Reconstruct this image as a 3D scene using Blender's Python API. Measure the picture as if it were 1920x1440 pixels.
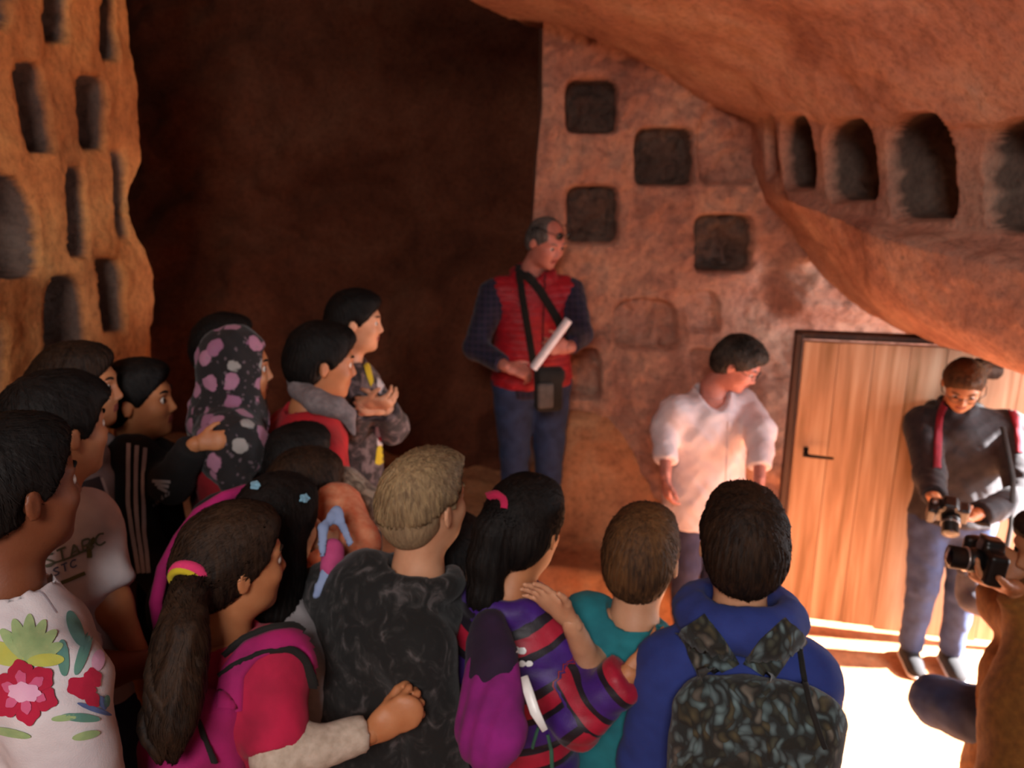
import bpy, math, random
import numpy as np
from mathutils import Vector, noise
from mathutils.bvhtree import BVHTree
random.seed(7); np.random.seed(7)
SC = bpy.context.scene
for o in list(bpy.data.objects): bpy.data.objects.remove(o, do_unlink=True)
COL = SC.collection

# ------------------------------------------------------------------ camera
CAM_H = 2.2; PITCH = math.radians(15.0); FPX = 1450.0
cd = bpy.data.cameras.new('camera'); cam = bpy.data.objects.new('camera', cd); COL.objects.link(cam)
cam.location = (0, 0, CAM_H); cam.rotation_euler = (math.pi/2-PITCH, 0, 0)
cd.sensor_width = 36.0; cd.lens = 36.0*FPX/1920.0; cd.clip_start = 0.05
cd.dof.use_dof = True; cd.dof.focus_distance = 0.95; cd.dof.aperture_fstop = 4.8
SC.camera = cam
# ------------------------------------------------------------------ world, light, exposure
w = bpy.data.worlds.new('world'); SC.world = w; w.use_nodes = True
w.node_tree.nodes['Background'].inputs[0].default_value = (1.0, 0.86, 0.80, 1)
w.node_tree.nodes['Background'].inputs[1].default_value = 0.055
SC.view_settings.view_transform = 'Standard'; SC.view_settings.look = 'None'
SC.view_settings.exposure = 0.45; SC.view_settings.gamma = 1.0
SC.view_settings.use_curve_mapping = False

def light(name, kind, loc, target, energy, color, **kw):
    l = bpy.data.lights.new(name, kind); o = bpy.data.objects.new(name, l); COL.objects.link(o)
    o.location = loc
    d = Vector(target)-Vector(loc); o.rotation_euler = d.to_track_quat('-Z', 'Y').to_euler()
    l.energy = energy; l.color = color
    for k, v in kw.items(): setattr(l, k, v)
    return o
# low sun coming in through the doorway on the right
light('sunbeam', 'SPOT', (9.4, 2.2, 5.3), (1.60, 2.76, 0.0), 80000, (1.0, 0.97, 0.96), spot_size=math.radians(13), spot_blend=0.12, shadow_soft_size=0.10)
# daylight of the doorway
light('doorway_daylight', 'AREA', (3.6, 2.1, 1.3), (0.9, 2.9, 0.75), 105, (0.93, 0.95, 1.0), shape='RECTANGLE', size=1.0, size_y=1.5)
# opening high behind the photographer's left shoulder
light('rear_opening_daylight', 'AREA', (-0.3, -1.7, 3.3), (-0.9, 1.8, 1.2), 60, (1.0, 0.93, 0.90), shape='RECTANGLE', size=0.9, size_y=0.9)

# ------------------------------------------------------------------ helpers
cR = np.array([1.0, 0, 0]); cU = np.array([0, math.sin(PITCH), math.cos(PITCH)]); cF = np.array([0, math.cos(PITCH), -math.sin(PITCH)])
CP = np.array([0, 0, CAM_H])
def W(px, py, z):
    """point at photograph pixel and depth along the lens axis"""
    return CP + z*(cF + (px-960.0)/FPX*cR + (720.0-py)/FPX*cU)
def PIX(P):
    d = np.asarray(P)-CP; z = d@cF
    z = np.where(np.abs(z) < 1e-6, 1e-6, z)
    return 960+FPX*(d@cR)/z, 720-FPX*(d@cU)/z, z
def sl(c):
    return tuple((v/12.92 if v <= 0.04045 else ((v+0.055)/1.055)**2.4) for v in c)
def H(h):
    h = h.lstrip('#'); return sl([int(h[i:i+2], 16)/255.0 for i in (0, 2, 4)])

def new_mesh(name, V, F, mats=None, root=None, parent=None, smooth=True, fm=None):
    me = bpy.data.meshes.new(name)
    off = np.array(root.location) if root is not None else np.zeros(3)
    V = np.asarray(V, float)
    me.from_pydata((V-off).tolist(), [], F if isinstance(F, list) else F.tolist())
    for m in (mats or []): me.materials.append(m)
    if fm is not None: me.polygons.foreach_set('material_index', np.asarray(fm, np.int32))
    if smooth: me.polygons.foreach_set('use_smooth', np.ones(len(me.polygons), bool))
    me.update()
    o = bpy.data.objects.new(name, me); COL.objects.link(o)
    if parent is not None: o.parent = parent
    return o
def empty(name, loc):
    o = bpy.data.objects.new(name, None); COL.objects.link(o); o.location = tuple(float(v) for v in loc); o.empty_display_size = 0.1
    bpy.context.view_layer.update()
    return o
def tag(o, label=None, cat=None, group=None, kind=None):
    if label: o['label'] = label
    if cat: o['category'] = cat
    if group: o['group'] = group
    if kind: o['kind'] = kind
    return o

# ------------------------------------------------------------------ materials
MATS = {}
def nt(name):
    m = bpy.data.materials.new(name); m.use_nodes = True
    n = m.node_tree; b = n.nodes['Principled BSDF']; return m, n, b
def N(n, t, **kw):
    x = n.nodes.new(t)
    for k, v in kw.items():
        if k in x.inputs: x.inputs[k].default_value = v
        else: setattr(x, k, v)
    return x
def ramp(n, stops, interp='LINEAR'):
    r = n.nodes.new('ShaderNodeValToRGB'); r.color_ramp.interpolation = interp
    e = r.color_ramp.elements
    while len(e) < len(stops): e.new(0.5)
    for i, (p, c) in enumerate(stops): e[i].position = p; e[i].color = (*c, 1)
    return r
def coord(n, scale=(1, 1, 1), rot=(0, 0, 0)):
    tc = n.nodes.new('ShaderNodeTexCoord'); mp = n.nodes.new('ShaderNodeMapping')
    n.links.new(tc.outputs['Object'], mp.inputs[0]); mp.inputs['Scale'].default_value = scale; mp.inputs['Rotation'].default_value = rot
    return mp.outputs[0]
def bump(n, b, src, strength, dist=0.01):
    bp = n.nodes.new('ShaderNodeBump'); bp.inputs['Strength'].default_value = strength; bp.inputs['Distance'].default_value = dist
    n.links.new(src, bp.inputs['Height']); n.links.new(bp.outputs[0], b.inputs['Normal'])
def cloth(name, col, col2=None, rough=0.9, scale=18, weave=420, bs=0.25, sheen=0.03):
    if name in MATS: return MATS[name]
    m, n, b = nt(name); c = coord(n)
    col2 = col2 or tuple(v*0.78 for v in col)
    nz = N(n, 'ShaderNodeTexNoise', Scale=scale, Detail=4.0); n.links.new(c, nz.inputs['Vector'])
    r = ramp(n, [(0.3, col2), (0.7, col)]); n.links.new(nz.outputs[0], r.inputs[0]); n.links.new(r.outputs[0], b.inputs['Base Color'])
    n2 = N(n, 'ShaderNodeTexNoise', Scale=weave, Detail=2.0); n.links.new(c, n2.inputs['Vector'])
    bump(n, b, n2.outputs[0], bs, 0.002)
    b.inputs['Roughness'].default_value = rough; b.inputs['Sheen Weight'].default_value = sheen
    MATS[name] = m; return m
def skin(name, col):
    if name in MATS: return MATS[name]
    m, n, b = nt(name); c = coord(n)
    nz = N(n, 'ShaderNodeTexNoise', Scale=22.0, Detail=5.0); n.links.new(c, nz.inputs['Vector'])
    r = ramp(n, [(0.3, tuple(v*k for v, k in zip(col, (0.82, 0.72, 0.66)))), (0.72, col)]); n.links.new(nz.outputs[0], r.inputs[0]); n.links.new(r.outputs[0], b.inputs['Base Color'])
    b.inputs['Roughness'].default_value = 0.55
    b.inputs['Subsurface Weight'].default_value = 0.12; b.inputs['Subsurface Radius'].default_value = (0.9, 0.3, 0.15); b.inputs['Subsurface Scale'].default_value = 0.01
    n2 = N(n, 'ShaderNodeTexNoise', Scale=260.0, Detail=2.0); n.links.new(c, n2.inputs['Vector']); bump(n, b, n2.outputs[0], 0.15, 0.002)
    MATS[name] = m; return m
def hairm(name, col, col2, rough=0.68):
    if name in MATS: return MATS[name]
    m, n, b = nt(name)
    c = coord(n, (150, 150, 14)); nz = N(n, 'ShaderNodeTexNoise', Scale=1.0, Detail=5.0, Distortion=0.6); n.links.new(c, nz.inputs['Vector'])
    c2 = coord(n, (9, 9, 7)); n2 = N(n, 'ShaderNodeTexNoise', Scale=1.0, Detail=2.0); n.links.new(c2, n2.inputs['Vector'])
    mx = N(n, 'ShaderNodeMath', operation='ADD'); n.links.new(nz.outputs[0], mx.inputs[0]); n.links.new(n2.outputs[0], mx.inputs[1])
    hf = N(n, 'ShaderNodeMath', operation='MULTIPLY'); n.links.new(mx.outputs[0], hf.inputs[0]); hf.inputs[1].default_value = 0.5
    r = ramp(n, [(0.38, col), (0.66, col2)]); n.links.new(hf.outputs[0], r.inputs[0]); n.links.new(r.outputs[0], b.inputs['Base Color'])
    b.inputs['Roughness'].default_value = rough; b.inputs['Specular IOR Level'].default_value = 0.2; bump(n, b, nz.outputs[0], 0.5, 0.003)
    MATS[name] = m; return m
def plain(name, col, rough=0.5, metal=0.0, spec=None):
    if name in MATS: return MATS[name]
    m, n, b = nt(name); c = coord(n)
    nz = N(n, 'ShaderNodeTexNoise', Scale=40.0, Detail=3.0); n.links.new(c, nz.inputs['Vector'])
    r = ramp(n, [(0.3, tuple(v*0.85 for v in col)), (0.7, col)]); n.links.new(nz.outputs[0], r.inputs[0]); n.links.new(r.outputs[0], b.inputs['Base Color'])
    b.inputs['Roughness'].default_value = rough; b.inputs['Metallic'].default_value = metal
    MATS[name] = m; return m
R_NICHE_SHADE = [(0.30, H('54413a')), (0.5, H('6b564c')), (0.68, H('7a675c')), (0.82, H('8c7a6e'))]  # niche insides greyer and darker than the wall: shade mixed into the colour
def rock(name, stops, scale=2.2, bs=0.8, fine=38.0):
    m, n, b = nt(name); c = coord(n)
    a = N(n, 'ShaderNodeTexNoise', Scale=scale, Detail=9.0, Roughness=0.62, Distortion=0.4); n.links.new(c, a.inputs['Vector'])
    r = ramp(n, stops); n.links.new(a.outputs[0], r.inputs[0])
    g = N(n, 'ShaderNodeTexNoise', Scale=fine, Detail=6.0, Roughness=0.7); n.links.new(c, g.inputs['Vector'])
    gr = ramp(n, [(0.3, (0.62, 0.60, 0.60)), (0.5, (0.92, 0.92, 0.92)), (0.72, (1.12, 1.08, 1.02))]); n.links.new(g.outputs[0], gr.inputs[0])
    mx = N(n, 'ShaderNodeMix', data_type='RGBA', blend_type='MULTIPLY'); mx.inputs[0].default_value = 1.0
    at = N(n, 'ShaderNodeAttribute', attribute_name='niche'); rg = ramp(n, R_NICHE_SHADE); n.links.new(a.outputs[0], rg.inputs[0])
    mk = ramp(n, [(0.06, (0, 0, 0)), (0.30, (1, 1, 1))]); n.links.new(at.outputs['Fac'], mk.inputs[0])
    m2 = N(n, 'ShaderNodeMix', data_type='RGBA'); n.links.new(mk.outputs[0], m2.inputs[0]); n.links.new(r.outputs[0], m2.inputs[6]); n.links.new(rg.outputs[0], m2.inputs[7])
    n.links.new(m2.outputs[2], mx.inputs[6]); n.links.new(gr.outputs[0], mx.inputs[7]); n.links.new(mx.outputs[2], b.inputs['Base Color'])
    b.inputs['Roughness'].default_value = 0.95; b.inputs['Specular IOR Level'].default_value = 0.15
    bump(n, b, g.outputs[0], bs, 0.012)
    return m

# ------------------------------------------------------------------ rock geometry
def smooth(e0, e1, x):
    t = np.clip((x-e0)/(e1-e0), 0, 1); return t*t*(3-2*t)
def noise_vec(P, scale, octv=5, H_=0.9):
    out = np.empty(len(P))
    for i, p in enumerate(P.tolist()):
        out[i] = noise.fractal(Vector((p[0]*scale, p[1]*scale, p[2]*scale)), H_, 2.1, octv)
    return out
def grid_faces(nr, nc):
    i, j = np.meshgrid(np.arange(nr-1), np.arange(nc-1), indexing='ij'); a = (i*nc+j).ravel()
    return np.stack([a, a+1, a+nc+1, a+nc], 1)
def grid_normals(P):
    du = np.gradient(P, axis=1); dv = np.gradient(P, axis=0); n = np.cross(du, dv)
    return n/np.maximum(np.linalg.norm(n, axis=2, keepdims=True), 1e-9)
def niche_mask(px, py, niches, soft=5.0):
    """carved niches, rectangle with slightly rounded top; returns 0..1 per niche depth"""
    out = np.zeros_like(px)
    for (x0, x1, y0, y1, dep, arch, lean) in niches:
        cx, cy, hw, hh = (x0+x1)/2, (y0+y1)/2, (x1-x0)/2, (y1-y0)/2
        u = (px-cx-lean*(py-cy)/hh)/hw; v = (py-cy)/hh
        e = 5.0 if arch == 0 else 2.6
        top = (np.abs(u)**e+np.abs(v)**e)**(1/e)
        bot = (np.abs(u)**7+np.abs(v)**7)**(1/7)
        r = np.where(v < 0, top, bot)
        s = soft/max(hw, 6)
        out = np.maximum(out, dep*(1-smooth(1-s, 1+s*0.6, r)))
    return out

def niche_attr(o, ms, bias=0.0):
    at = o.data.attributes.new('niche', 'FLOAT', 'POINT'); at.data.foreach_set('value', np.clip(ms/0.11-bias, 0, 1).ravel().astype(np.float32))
def xf(c): return [float(v) for v in c]
R_ORANGE = [(0.30, H('a8683f')), (0.48, H('cd8650')), (0.62, H('da985c')), (0.8, H('cc9f78'))]
R_PINK = [(0.30, H('a07060')), (0.48, H('bd8c78')), (0.64, H('c89e88')), (0.8, H('b3a096'))]
R_SHADED = [(0.30, H('522c1f')), (0.5, H('6c3c29')), (0.68, H('7a4a35')), (0.82, H('866a54'))]  # chamber rock coloured darker, its shade painted into the colour
R_FLOOR = [(0.30, H('9c6244')), (0.5, H('bf8058')), (0.7, H('d0a078')), (0.85, H('dab698'))]
rock_left = rock('orange_sandstone', R_ORANGE); rock_right = rock('pink_sandstone', R_PINK, scale=2.6)
rock_shaded = rock('shade_darkened_rock', R_SHADED, scale=1.6, bs=0.6); rock_back = rock('carved_sandstone', R_PINK, scale=2.8, bs=1.0, fine=30)
rock_floor = rock('trodden_rock', R_FLOOR, scale=3.0, bs=0.7, fine=26)

def ray_x(px, py, X):
    d = cF+(px-960.)/FPX*cR+(720.-py)/FPX*cU; t = X/d[0]; return CP+d*t
def ray_y(px, py, Y):
    d = cF+(px-960.)/FPX*cR+(720.-py)/FPX*cU; t = Y/d[1]; return CP+d*t

# left wall with niches, ends in a wavy corner then turns away into the dark chamber
XL = -1.45
cor = np.array([ray_x(px, py, XL) for px, py in [(228, -400), (232, -120), (235, 0), (247, 120), (262, 240), (266, 300), (249, 350), (248, 400), (262, 445), (284, 520), (282, 575), (270, 625), (286, 690), (292, 900), (300, 1400)]])
zs = np.linspace(4.0, -0.1, 330)
order = np.argsort(cor[:, 2]); yend = np.interp(zs, cor[order, 2], cor[order, 1])
nu1, nu2 = 210, 50
P = np.zeros((len(zs), nu1+nu2, 3))
u = np.linspace(0, 1, nu1)
ys = -1.2+(yend[:, None]+1.2)*(1-(1-u[None, :])**1.9)
P[:, :nu1, 0] = XL; P[:, :nu1, 1] = ys; P[:, :nu1, 2] = zs[:, None]
t = np.linspace(0, 1, nu2+1)[1:]
P[:, nu1:, 0] = XL-2.8*t[None, :]**1.6; P[:, nu1:, 1] = yend[:, None]+0.05*np.sin(np.clip(t*8, 0, 1.57))[None, :]; P[:, nu1:, 2] = zs[:, None]
px, py, pz = PIX(P)
LN = [(-60, 18, -60, 50, .16, 0, 0), (82, 126, -70, 74, .15, 0, 2), (188, 216, -60, 104, .15, 0, 3), (40, 92, 122, 282, .16, 0, 8), (153, 201, 146, 276, .16, 0, 5),
      (-60, 64, 328, 520, .15, 1, 10), (127, 165, 318, 476, .14, 0, 5), (221, 244, 288, 440, .10, 0, 4), (92, 168, 520, 700, .15, 1, 3), (190, 232, 488, 618, .12, 0, 5), (-60, 12, 590, 780, .13, 1, 0)]
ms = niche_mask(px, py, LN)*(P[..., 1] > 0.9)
flat = P.reshape(-1, 3); nv = noise_vec(flat, 2.2, 6).reshape(px.shape)
nl = noise_vec(flat+5, 9.0, 4).reshape(px.shape)
P[..., 0] += 0.022*nv+0.009*nl-ms*(1+0.25*nl)
P[:, nu1:, 1] += 0.03*nv[:, nu1:]
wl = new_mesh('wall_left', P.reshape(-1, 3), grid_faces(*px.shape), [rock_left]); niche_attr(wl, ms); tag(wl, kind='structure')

# dark chamber behind
xs = np.linspace(-4.6, 0.75, 170); zz = np.linspace(4.6, -0.1, 150)
X, Z = np.meshgrid(xs, zz); P = np.stack([X, np.full_like(X, 5.5), Z], 2)
px, py, pz = PIX(P)
ridge = np.maximum((py-525)-(px-730)*1.25*(px < 730)*1.0, -400)
low = np.where(px < 735, (py-525)-(px-735)*1.2*0.35, (py-525)+(px-735)*0.47)
P[..., 1] -= 0.0030*np.clip(low, 0, 260)
lft = np.clip((735-px)/130.0, -1, 1)*np.clip((py-250)/275., 0, 1)
P[..., 1] += 0.10*lft
nv = noise_vec(P.reshape(-1, 3)*np.array([1, 1, 1]), 1.3, 6).reshape(px.shape)
nl = noise_vec(P.reshape(-1, 3)+9, 6.0, 4).reshape(px.shape)
P[..., 1] -= 0.16*nv+0.02*nl
wd = new_mesh('wall_chamber', P.reshape(-1, 3), grid_faces(*px.shape)[:, ::-1], [rock_shaded]); tag(wd, kind='structure')

# back wall with square niches; left end turns back into the chamber
YB = 4.3
corb = np.array([ray_y(px, py, YB) for px, py in [(1022, -200), (1018, 52), (1016, 200), (1006, 300), (1000, 400), (994, 480), (985, 700), (985, 1300)]])
zs = np.linspace(3.5, 0.2, 300); order = np.argsort(corb[:, 2]); xst = np.interp(zs, corb[order, 2], corb[order, 0])
nb1, nb2 = 40, 260
P = np.zeros((len(zs), nb1+nb2, 3)); t = np.linspace(1, 0, nb1+1)[:-1]
P[:, :nb1, 0] = xst[:, None]+0.02*np.sin(np.clip(t*6, 0, 1.57)); P[:, :nb1, 1] = YB+1.5*t**1.6
P[:, nb1:, 0] = xst[:, None]+(3.4-xst[:, None])*np.linspace(0, 1, nb2)**1.25; P[:, nb1:, 1] = YB; P[..., 2] = zs[:, None]
px, py, pz = PIX(P)
BN = [(1060, 1158, 148, 250, .15, 0, 0), (1192, 1302, 238, 348, .16, 0, 0), (1062, 1160, 348, 458, .12, 0, 0), (1302, 1412, 402, 512, .13, 0, 0),
      (1150, 1270, 560, 650, .09, 1, 0), (1290, 1350, 545, 620, .05, 1, 0), (1060, 1125, 655, 745, .12, 0, 0), (1285, 1345, 650, 745, .09, 0, 0), (1310, 1420, 190, 345, .05, 1, 0)]
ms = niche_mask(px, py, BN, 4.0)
flat = P.reshape(-1, 3); nv = noise_vec(flat, 2.4, 6).reshape(px.shape); nl = noise_vec(flat+3, 11.0, 5).reshape(px.shape)
P[:, :, 1] += np.where(np.arange(nb1+nb2)[None, :] >= nb1, 1, 0)*(0.05*nv+0.022*nl+ms*(1+0.2*nl))
# the rock steps back above the door
dr = smooth(1400, 1500, px)*smooth(600, 640, py)
P[:, :, 1] += -0.25*smooth(1440, 1500, px)*(1-smooth(560, 620, py))*0.6
P[:, :, 1] -= 0.45*smooth(560, 850, py)*smooth(1060, 1300, px)
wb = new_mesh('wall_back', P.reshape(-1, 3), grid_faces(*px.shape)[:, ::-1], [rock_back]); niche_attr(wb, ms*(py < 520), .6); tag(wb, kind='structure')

# vault: ceiling that curls down on the right into a niched wall and a bulging lip over the doorway
cols = [  # each column: (px, py, depth) from the ceiling down to under the lip
 [(250, -700, 1.6), (560, -260, 2.2), (880, 0, 3.55), (1017, 54, 4.35), (1040, 90, 4.62), (1050, 130, 4.75), (1060, 180, 4.8), (1060, 220, 4.8), (1060, 260, 4.8)],
 [(560, -700, 1.6), (800, -260, 2.2), (1010, -10, 3.3), (1110, 84, 4.25), (1130, 110, 4.58), (1140, 150, 4.7), (1150, 200, 4.75), (1150, 240, 4.75), (1150, 280, 4.75)],
 [(800, -700, 1.55), (980, -260, 2.1), (1120, 0, 3.1), (1210, 132, 4.22), (1230, 160, 4.55), (1240, 200, 4.65), (1250, 240, 4.65), (1250, 280, 4.65), (1250, 320, 4.65)],
 [(1000, -700, 1.5), (1140, -260, 2.05), (1250, 0, 2.9), (1310, 180, 4.0), (1330, 205, 4.36), (1340, 250, 4.52), (1350, 300, 4.6), (1350, 340, 4.6), (1350, 380, 4.6)],
 [(1200, -700, 1.5), (1290, -260, 2.0), (1350, 0, 2.75), (1395, 190, 3.72), (1405, 235, 4.12), (1410, 330, 4.22), (1425, 375, 4.3), (1435, 400, 4.45), (1440, 440, 4.6)],
 [(1350, -700, 1.45), (1410, -260, 1.95), (1440, 0, 2.6), (1452, 195, 3.42), (1460, 225, 3.56), (1462, 340, 3.72), (1474, 378, 3.62), (1480, 402, 3.80), (1460, 425, 4.4)],
 [(1480, -700, 1.4), (1520, -260, 1.9), (1530, 0, 2.45), (1535, 205, 3.08), (1540, 240, 3.20), (1540, 366, 3.34), (1552, 410, 3.22), (1566, 475, 3.42), (1530, 500, 4.1)],
 [(1610, -700, 1.35), (1640, -260, 1.8), (1645, 0, 2.3), (1645, 210, 2.72), (1648, 250, 2.82), (1648, 398, 2.95), (1655, 450, 2.80), (1660, 565, 3.02), (1620, 580, 3.9)],
 [(1760, -700, 1.3), (1790, -260, 1.7), (1800, 0, 2.1), (1808, 212, 2.40), (1812, 255, 2.48), (1812, 425, 2.60), (1815, 490, 2.46), (1800, 642, 2.68), (1750, 640, 3.7)],
 [(1960, -700, 1.2), (1990, -260, 1.55), (2010, 0, 1.85), (2020, 215, 2.08), (2024, 265, 2.14), (2024, 450, 2.24), (2030, 540, 2.12), (1990, 722, 2.36), (1935, 655, 3.5)],
 [(2300, -700, 1.1), (2350, -260, 1.35), (2400, 0, 1.5), (2440, 215, 1.62), (2440, 265, 1.66), (2440, 480, 1.70), (2450, 620, 1.66), (2400, 850, 1.8), (2350, 610, 3.0)],
 [(2900, -700, 0.9), (3000, -260, 1.0), (3100, 0, 1.1), (3200, 215, 1.15), (3200, 265, 1.16), (3200, 560, 1.2), (3200, 760, 1.2), (3100, 1000, 1.3), (3000, 690, 2.3)],
]
A = np.array(cols, float)           # (nc, nr, 3)
A = np.transpose(A, (1, 0, 2))
def cr_interp(A, n, axis):
    A = np.moveaxis(A, axis, 0); m = A.shape[0]
    s = np.linspace(0, m-1, n); i = np.clip(np.floor(s).astype(int), 0, m-2); f = (s-i).reshape((-1,)+(1,)*(A.ndim-1))
    p = [A[np.clip(i+k, 0, m-1)] for k in (-1, 0, 1, 2)]
    # monotone-ish cardinal spline
    m1 = (p[2]-p[0])*0.38; m2 = (p[3]-p[1])*0.38
    r = (2*f**3-3*f**2+1)*p[1]+(f**3-2*f**2+f)*m1+(-2*f**3+3*f**2)*p[2]+(f**3-f**2)*m2
    return np.moveaxis(r, 0, axis)
A = cr_interp(cr_interp(A, 330, 0), 420, 1)
px, py, pz = A[..., 0], A[..., 1], A[..., 2]
P = CP+pz[..., None]*(cF+((px-960)/FPX)[..., None]*cR+((720-py)/FPX)[..., None]*cU)
VN = [(1434, 1454, 212, 330, .10, 1, 2), (1464, 1522, 214, 354, .20, 1, 4), (1544, 1636, 226, 378, .20, 1, 5), (1664, 1792, 212, 412, .20, 1, 8), (1850, 2030, 222, 440, .2, 1, 10), (2120, 2330, 235, 470, .2, 1, 10)]
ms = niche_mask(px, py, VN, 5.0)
nrm = grid_normals(P)
flat = P.reshape(-1, 3); nv = noise_vec(flat, 1.8, 6).reshape(px.shape); nl = noise_vec(flat+7, 9.0, 4).reshape(px.shape)
outw = np.array([0.92, 0.38, 0.05]); outw /= np.linalg.norm(outw)
P = P+nrm*(0.022*nv+0.007*nl)[..., None]+(ms*(1+0.15*nl))[..., None]*outw
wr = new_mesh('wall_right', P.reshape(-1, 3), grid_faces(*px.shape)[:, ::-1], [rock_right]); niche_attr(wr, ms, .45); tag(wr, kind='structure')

# doorway jamb of the entrance on the right and the rock beside it, out of the picture
def rock_slab(name, x0, x1, y0, y1, z0, z1, mat, amp=0.03):
    V = []; F = []
    def face(a, b, c):   # a origin, b and c edge vectors
        a, b, c = map(np.array, (a, b, c)); nb_, nc_ = 26, 26; base = len(V)
        for i in range(nb_):
            for j in range(nc_):
                p = a+b*i/(nb_-1)+c*j/(nc_-1); V.append(p)
        for i in range(nb_-1):
            for j in range(nc_-1):
                q = base+i*nc_+j; F.append([q, q+nc_, q+nc_+1, q+1])
    dx, dy, dz = x1-x0, y1-y0, z1-z0
    face((x0, y0, z0), (0, 0, dz), (0, dy, 0)); face((x1, y0, z0), (0, dy, 0), (0, 0, dz))
    face((x0, y0, z0), (dx, 0, 0), (0, 0, dz)); face((x0, y1, z0), (0, 0, dz), (dx, 0, 0))
    face((x0, y0, z1), (dx, 0, 0), (0, dy, 0)); face((x0, y0, z0), (0, dy, 0), (dx, 0, 0))
    V = np.array(V); V = V+(noise_vec(V, 1.7, 4)*amp)[:, None]*np.array([1, .6, .3])
    o = new_mesh(name, V, F, [mat]); tag(o, kind='structure'); return o
rock_slab('wall_front', 2.55, 3.1, -1.6, 1.75, -0.1, 3.6, rock_right)

# floor: sunlit lower floor by the door, raised ledge for the group, banked rock at the back wall
def floor_z(x, y):
    x = np.asarray(x, float); y = np.asarray(y, float)
    front = (1-smooth(2.42, 2.55, y))*(1-smooth(0.80, 0.93, x))
    left = 1-smooth(0.03, 0.16, x-0.25*np.clip(y-3.45, -0.1, 0.1))
    edge = 3.36+0.10*np.sin(x*5.0)-0.25*np.clip(x-0.35, -1, 0)
    rear = smooth(edge, edge+0.09, y)*(1-smooth(1.15, 1.35, x))
    z = 0.28*np.maximum(np.maximum(front, left), rear)
    z = z+0.20*np.clip(-x/0.9, 0, 1)
    z = z+0.62*smooth(3.72, 4.30, y)*smooth(-0.1, 0.35, x)*(1-smooth(1.2, 1.45, x))
    z = z+0.25*smooth(4.0, 5.6, y)*(x < 0.1)
    return z
xs = np.concatenate([np.linspace(-4.6, -1.6, 30), np.linspace(-1.55, 3.0, 300), np.linspace(3.1, 6, 12)]); ysf = np.concatenate([np.linspace(-2, 0.9, 20), np.linspace(0.95, 4.7, 260), np.linspace(4.75, 6, 20)])
X, Y = np.meshgrid(xs, ysf); Zf = floor_z(X, Y); P = np.stack([X, Y, Zf], 2)
flat = P.reshape(-1, 3); nv = noise_vec(flat, 1.9, 5).reshape(X.shape); nl = noise_vec(flat+2, 8.0, 4).reshape(X.shape)
rough_k = 0.25+smooth(3.5, 3.9, Y)*1.2
P[..., 2] += (0.016*nv+0.006*nl)*rough_k
fl = new_mesh('floor', P.reshape(-1, 3), grid_faces(*X.shape), [rock_floor]); tag(fl, kind='structure')

# ------------------------------------------------------------------ simple solids
def box_vf(c, dims, rot=None, bev=0.0):
    hx, hy, hz = [d/2 for d in dims]; V = []; F = []
    b = min(bev, hx*.9, hy*.9, hz*.9)
    if b <= 0:
        V = [(sx*hx, sy*hy, sz*hz) for sx in (-1, 1) for sy in (-1, 1) for sz in (-1, 1)]
        F = [[0, 1, 3, 2], [4, 6, 7, 5], [0, 4, 5, 1], [2, 3, 7, 6], [0, 2, 6, 4], [1, 5, 7, 3]]
    else:
        prof = [(-hx+b, -hy), (hx-b, -hy), (hx, -hy+b), (hx, hy-b), (hx-b, hy), (-hx+b, hy), (-hx, hy-b), (-hx, -hy+b)]
        rings = [(-hz, 1), (-hz+b, 0), (hz-b, 0), (hz, 1)]
        for z, ins in rings:
            for (x, y) in prof: V.append((x-(b*np.sign(x) if ins else 0)*0.999, y-(b*np.sign(y) if ins else 0)*0.999, z))
        for r in range(3):
            for i in range(8): j = (i+1) % 8; F.append([r*8+i, r*8+j, r*8+8+j, r*8+8+i])
        F.append(list(range(7, -1, -1))); F.append(list(range(24, 32)))
    V = np.array(V)
    if rot is not None: V = V@np.array(rot).T
    return V+np.array(c), F
def join_vf(parts):
    V = []; F = []; n = 0
    for v, f in parts:
        V.append(np.asarray(v)); F += [[int(k)+n for k in q] for q in f]; n += len(v)
    return np.concatenate(V), F
def frame(d, up=(0, 0, 1)):
    d = np.array(d, float); d /= np.linalg.norm(d); u_ = np.array(up, float)
    if abs(d@u_) > 0.97: u_ = np.array([1.0, 0, 0])
    s = np.cross(d, u_); s /= np.linalg.norm(s); u_ = np.cross(s, d); return np.stack([s, d, u_], 1)   # columns
def tube_vf(pts, rad, n=12, flat=1.0, cap=True, side=None):
    pts = np.array(pts, float); V = []; F = []
    rad = np.broadcast_to(np.array(rad, float), (len(pts),))
    T = np.gradient(pts, axis=0); prev = None
    for i, p in enumerate(pts):
        d = T[i]/max(np.linalg.norm(T[i]), 1e-9)
        ref = np.array(side if side is not None else (0, 0, 1), float)
        if prev is not None: ref = prev
        if abs(ref@d)/np.linalg.norm(ref) > 0.98: ref = np.array([1.0, 0.1, 0])
        a = ref-d*(ref@d); a /= np.linalg.norm(a); prev = a; b = np.cross(d, a)
        for k in range(n):
            an = 2*math.pi*k/n; V.append(p+rad[i]*(math.cos(an)*a+math.sin(an)*b*flat))
    for i in range(len(pts)-1):
        for k in range(n): j = (k+1) % n; F.append([i*n+k, i*n+j, i*n+n+j, i*n+n+k])
    if cap: F.append(list(range(n-1, -1, -1))); F.append(list(range((len(pts)-1)*n, len(pts)*n)))
    return np.array(V), F
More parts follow.
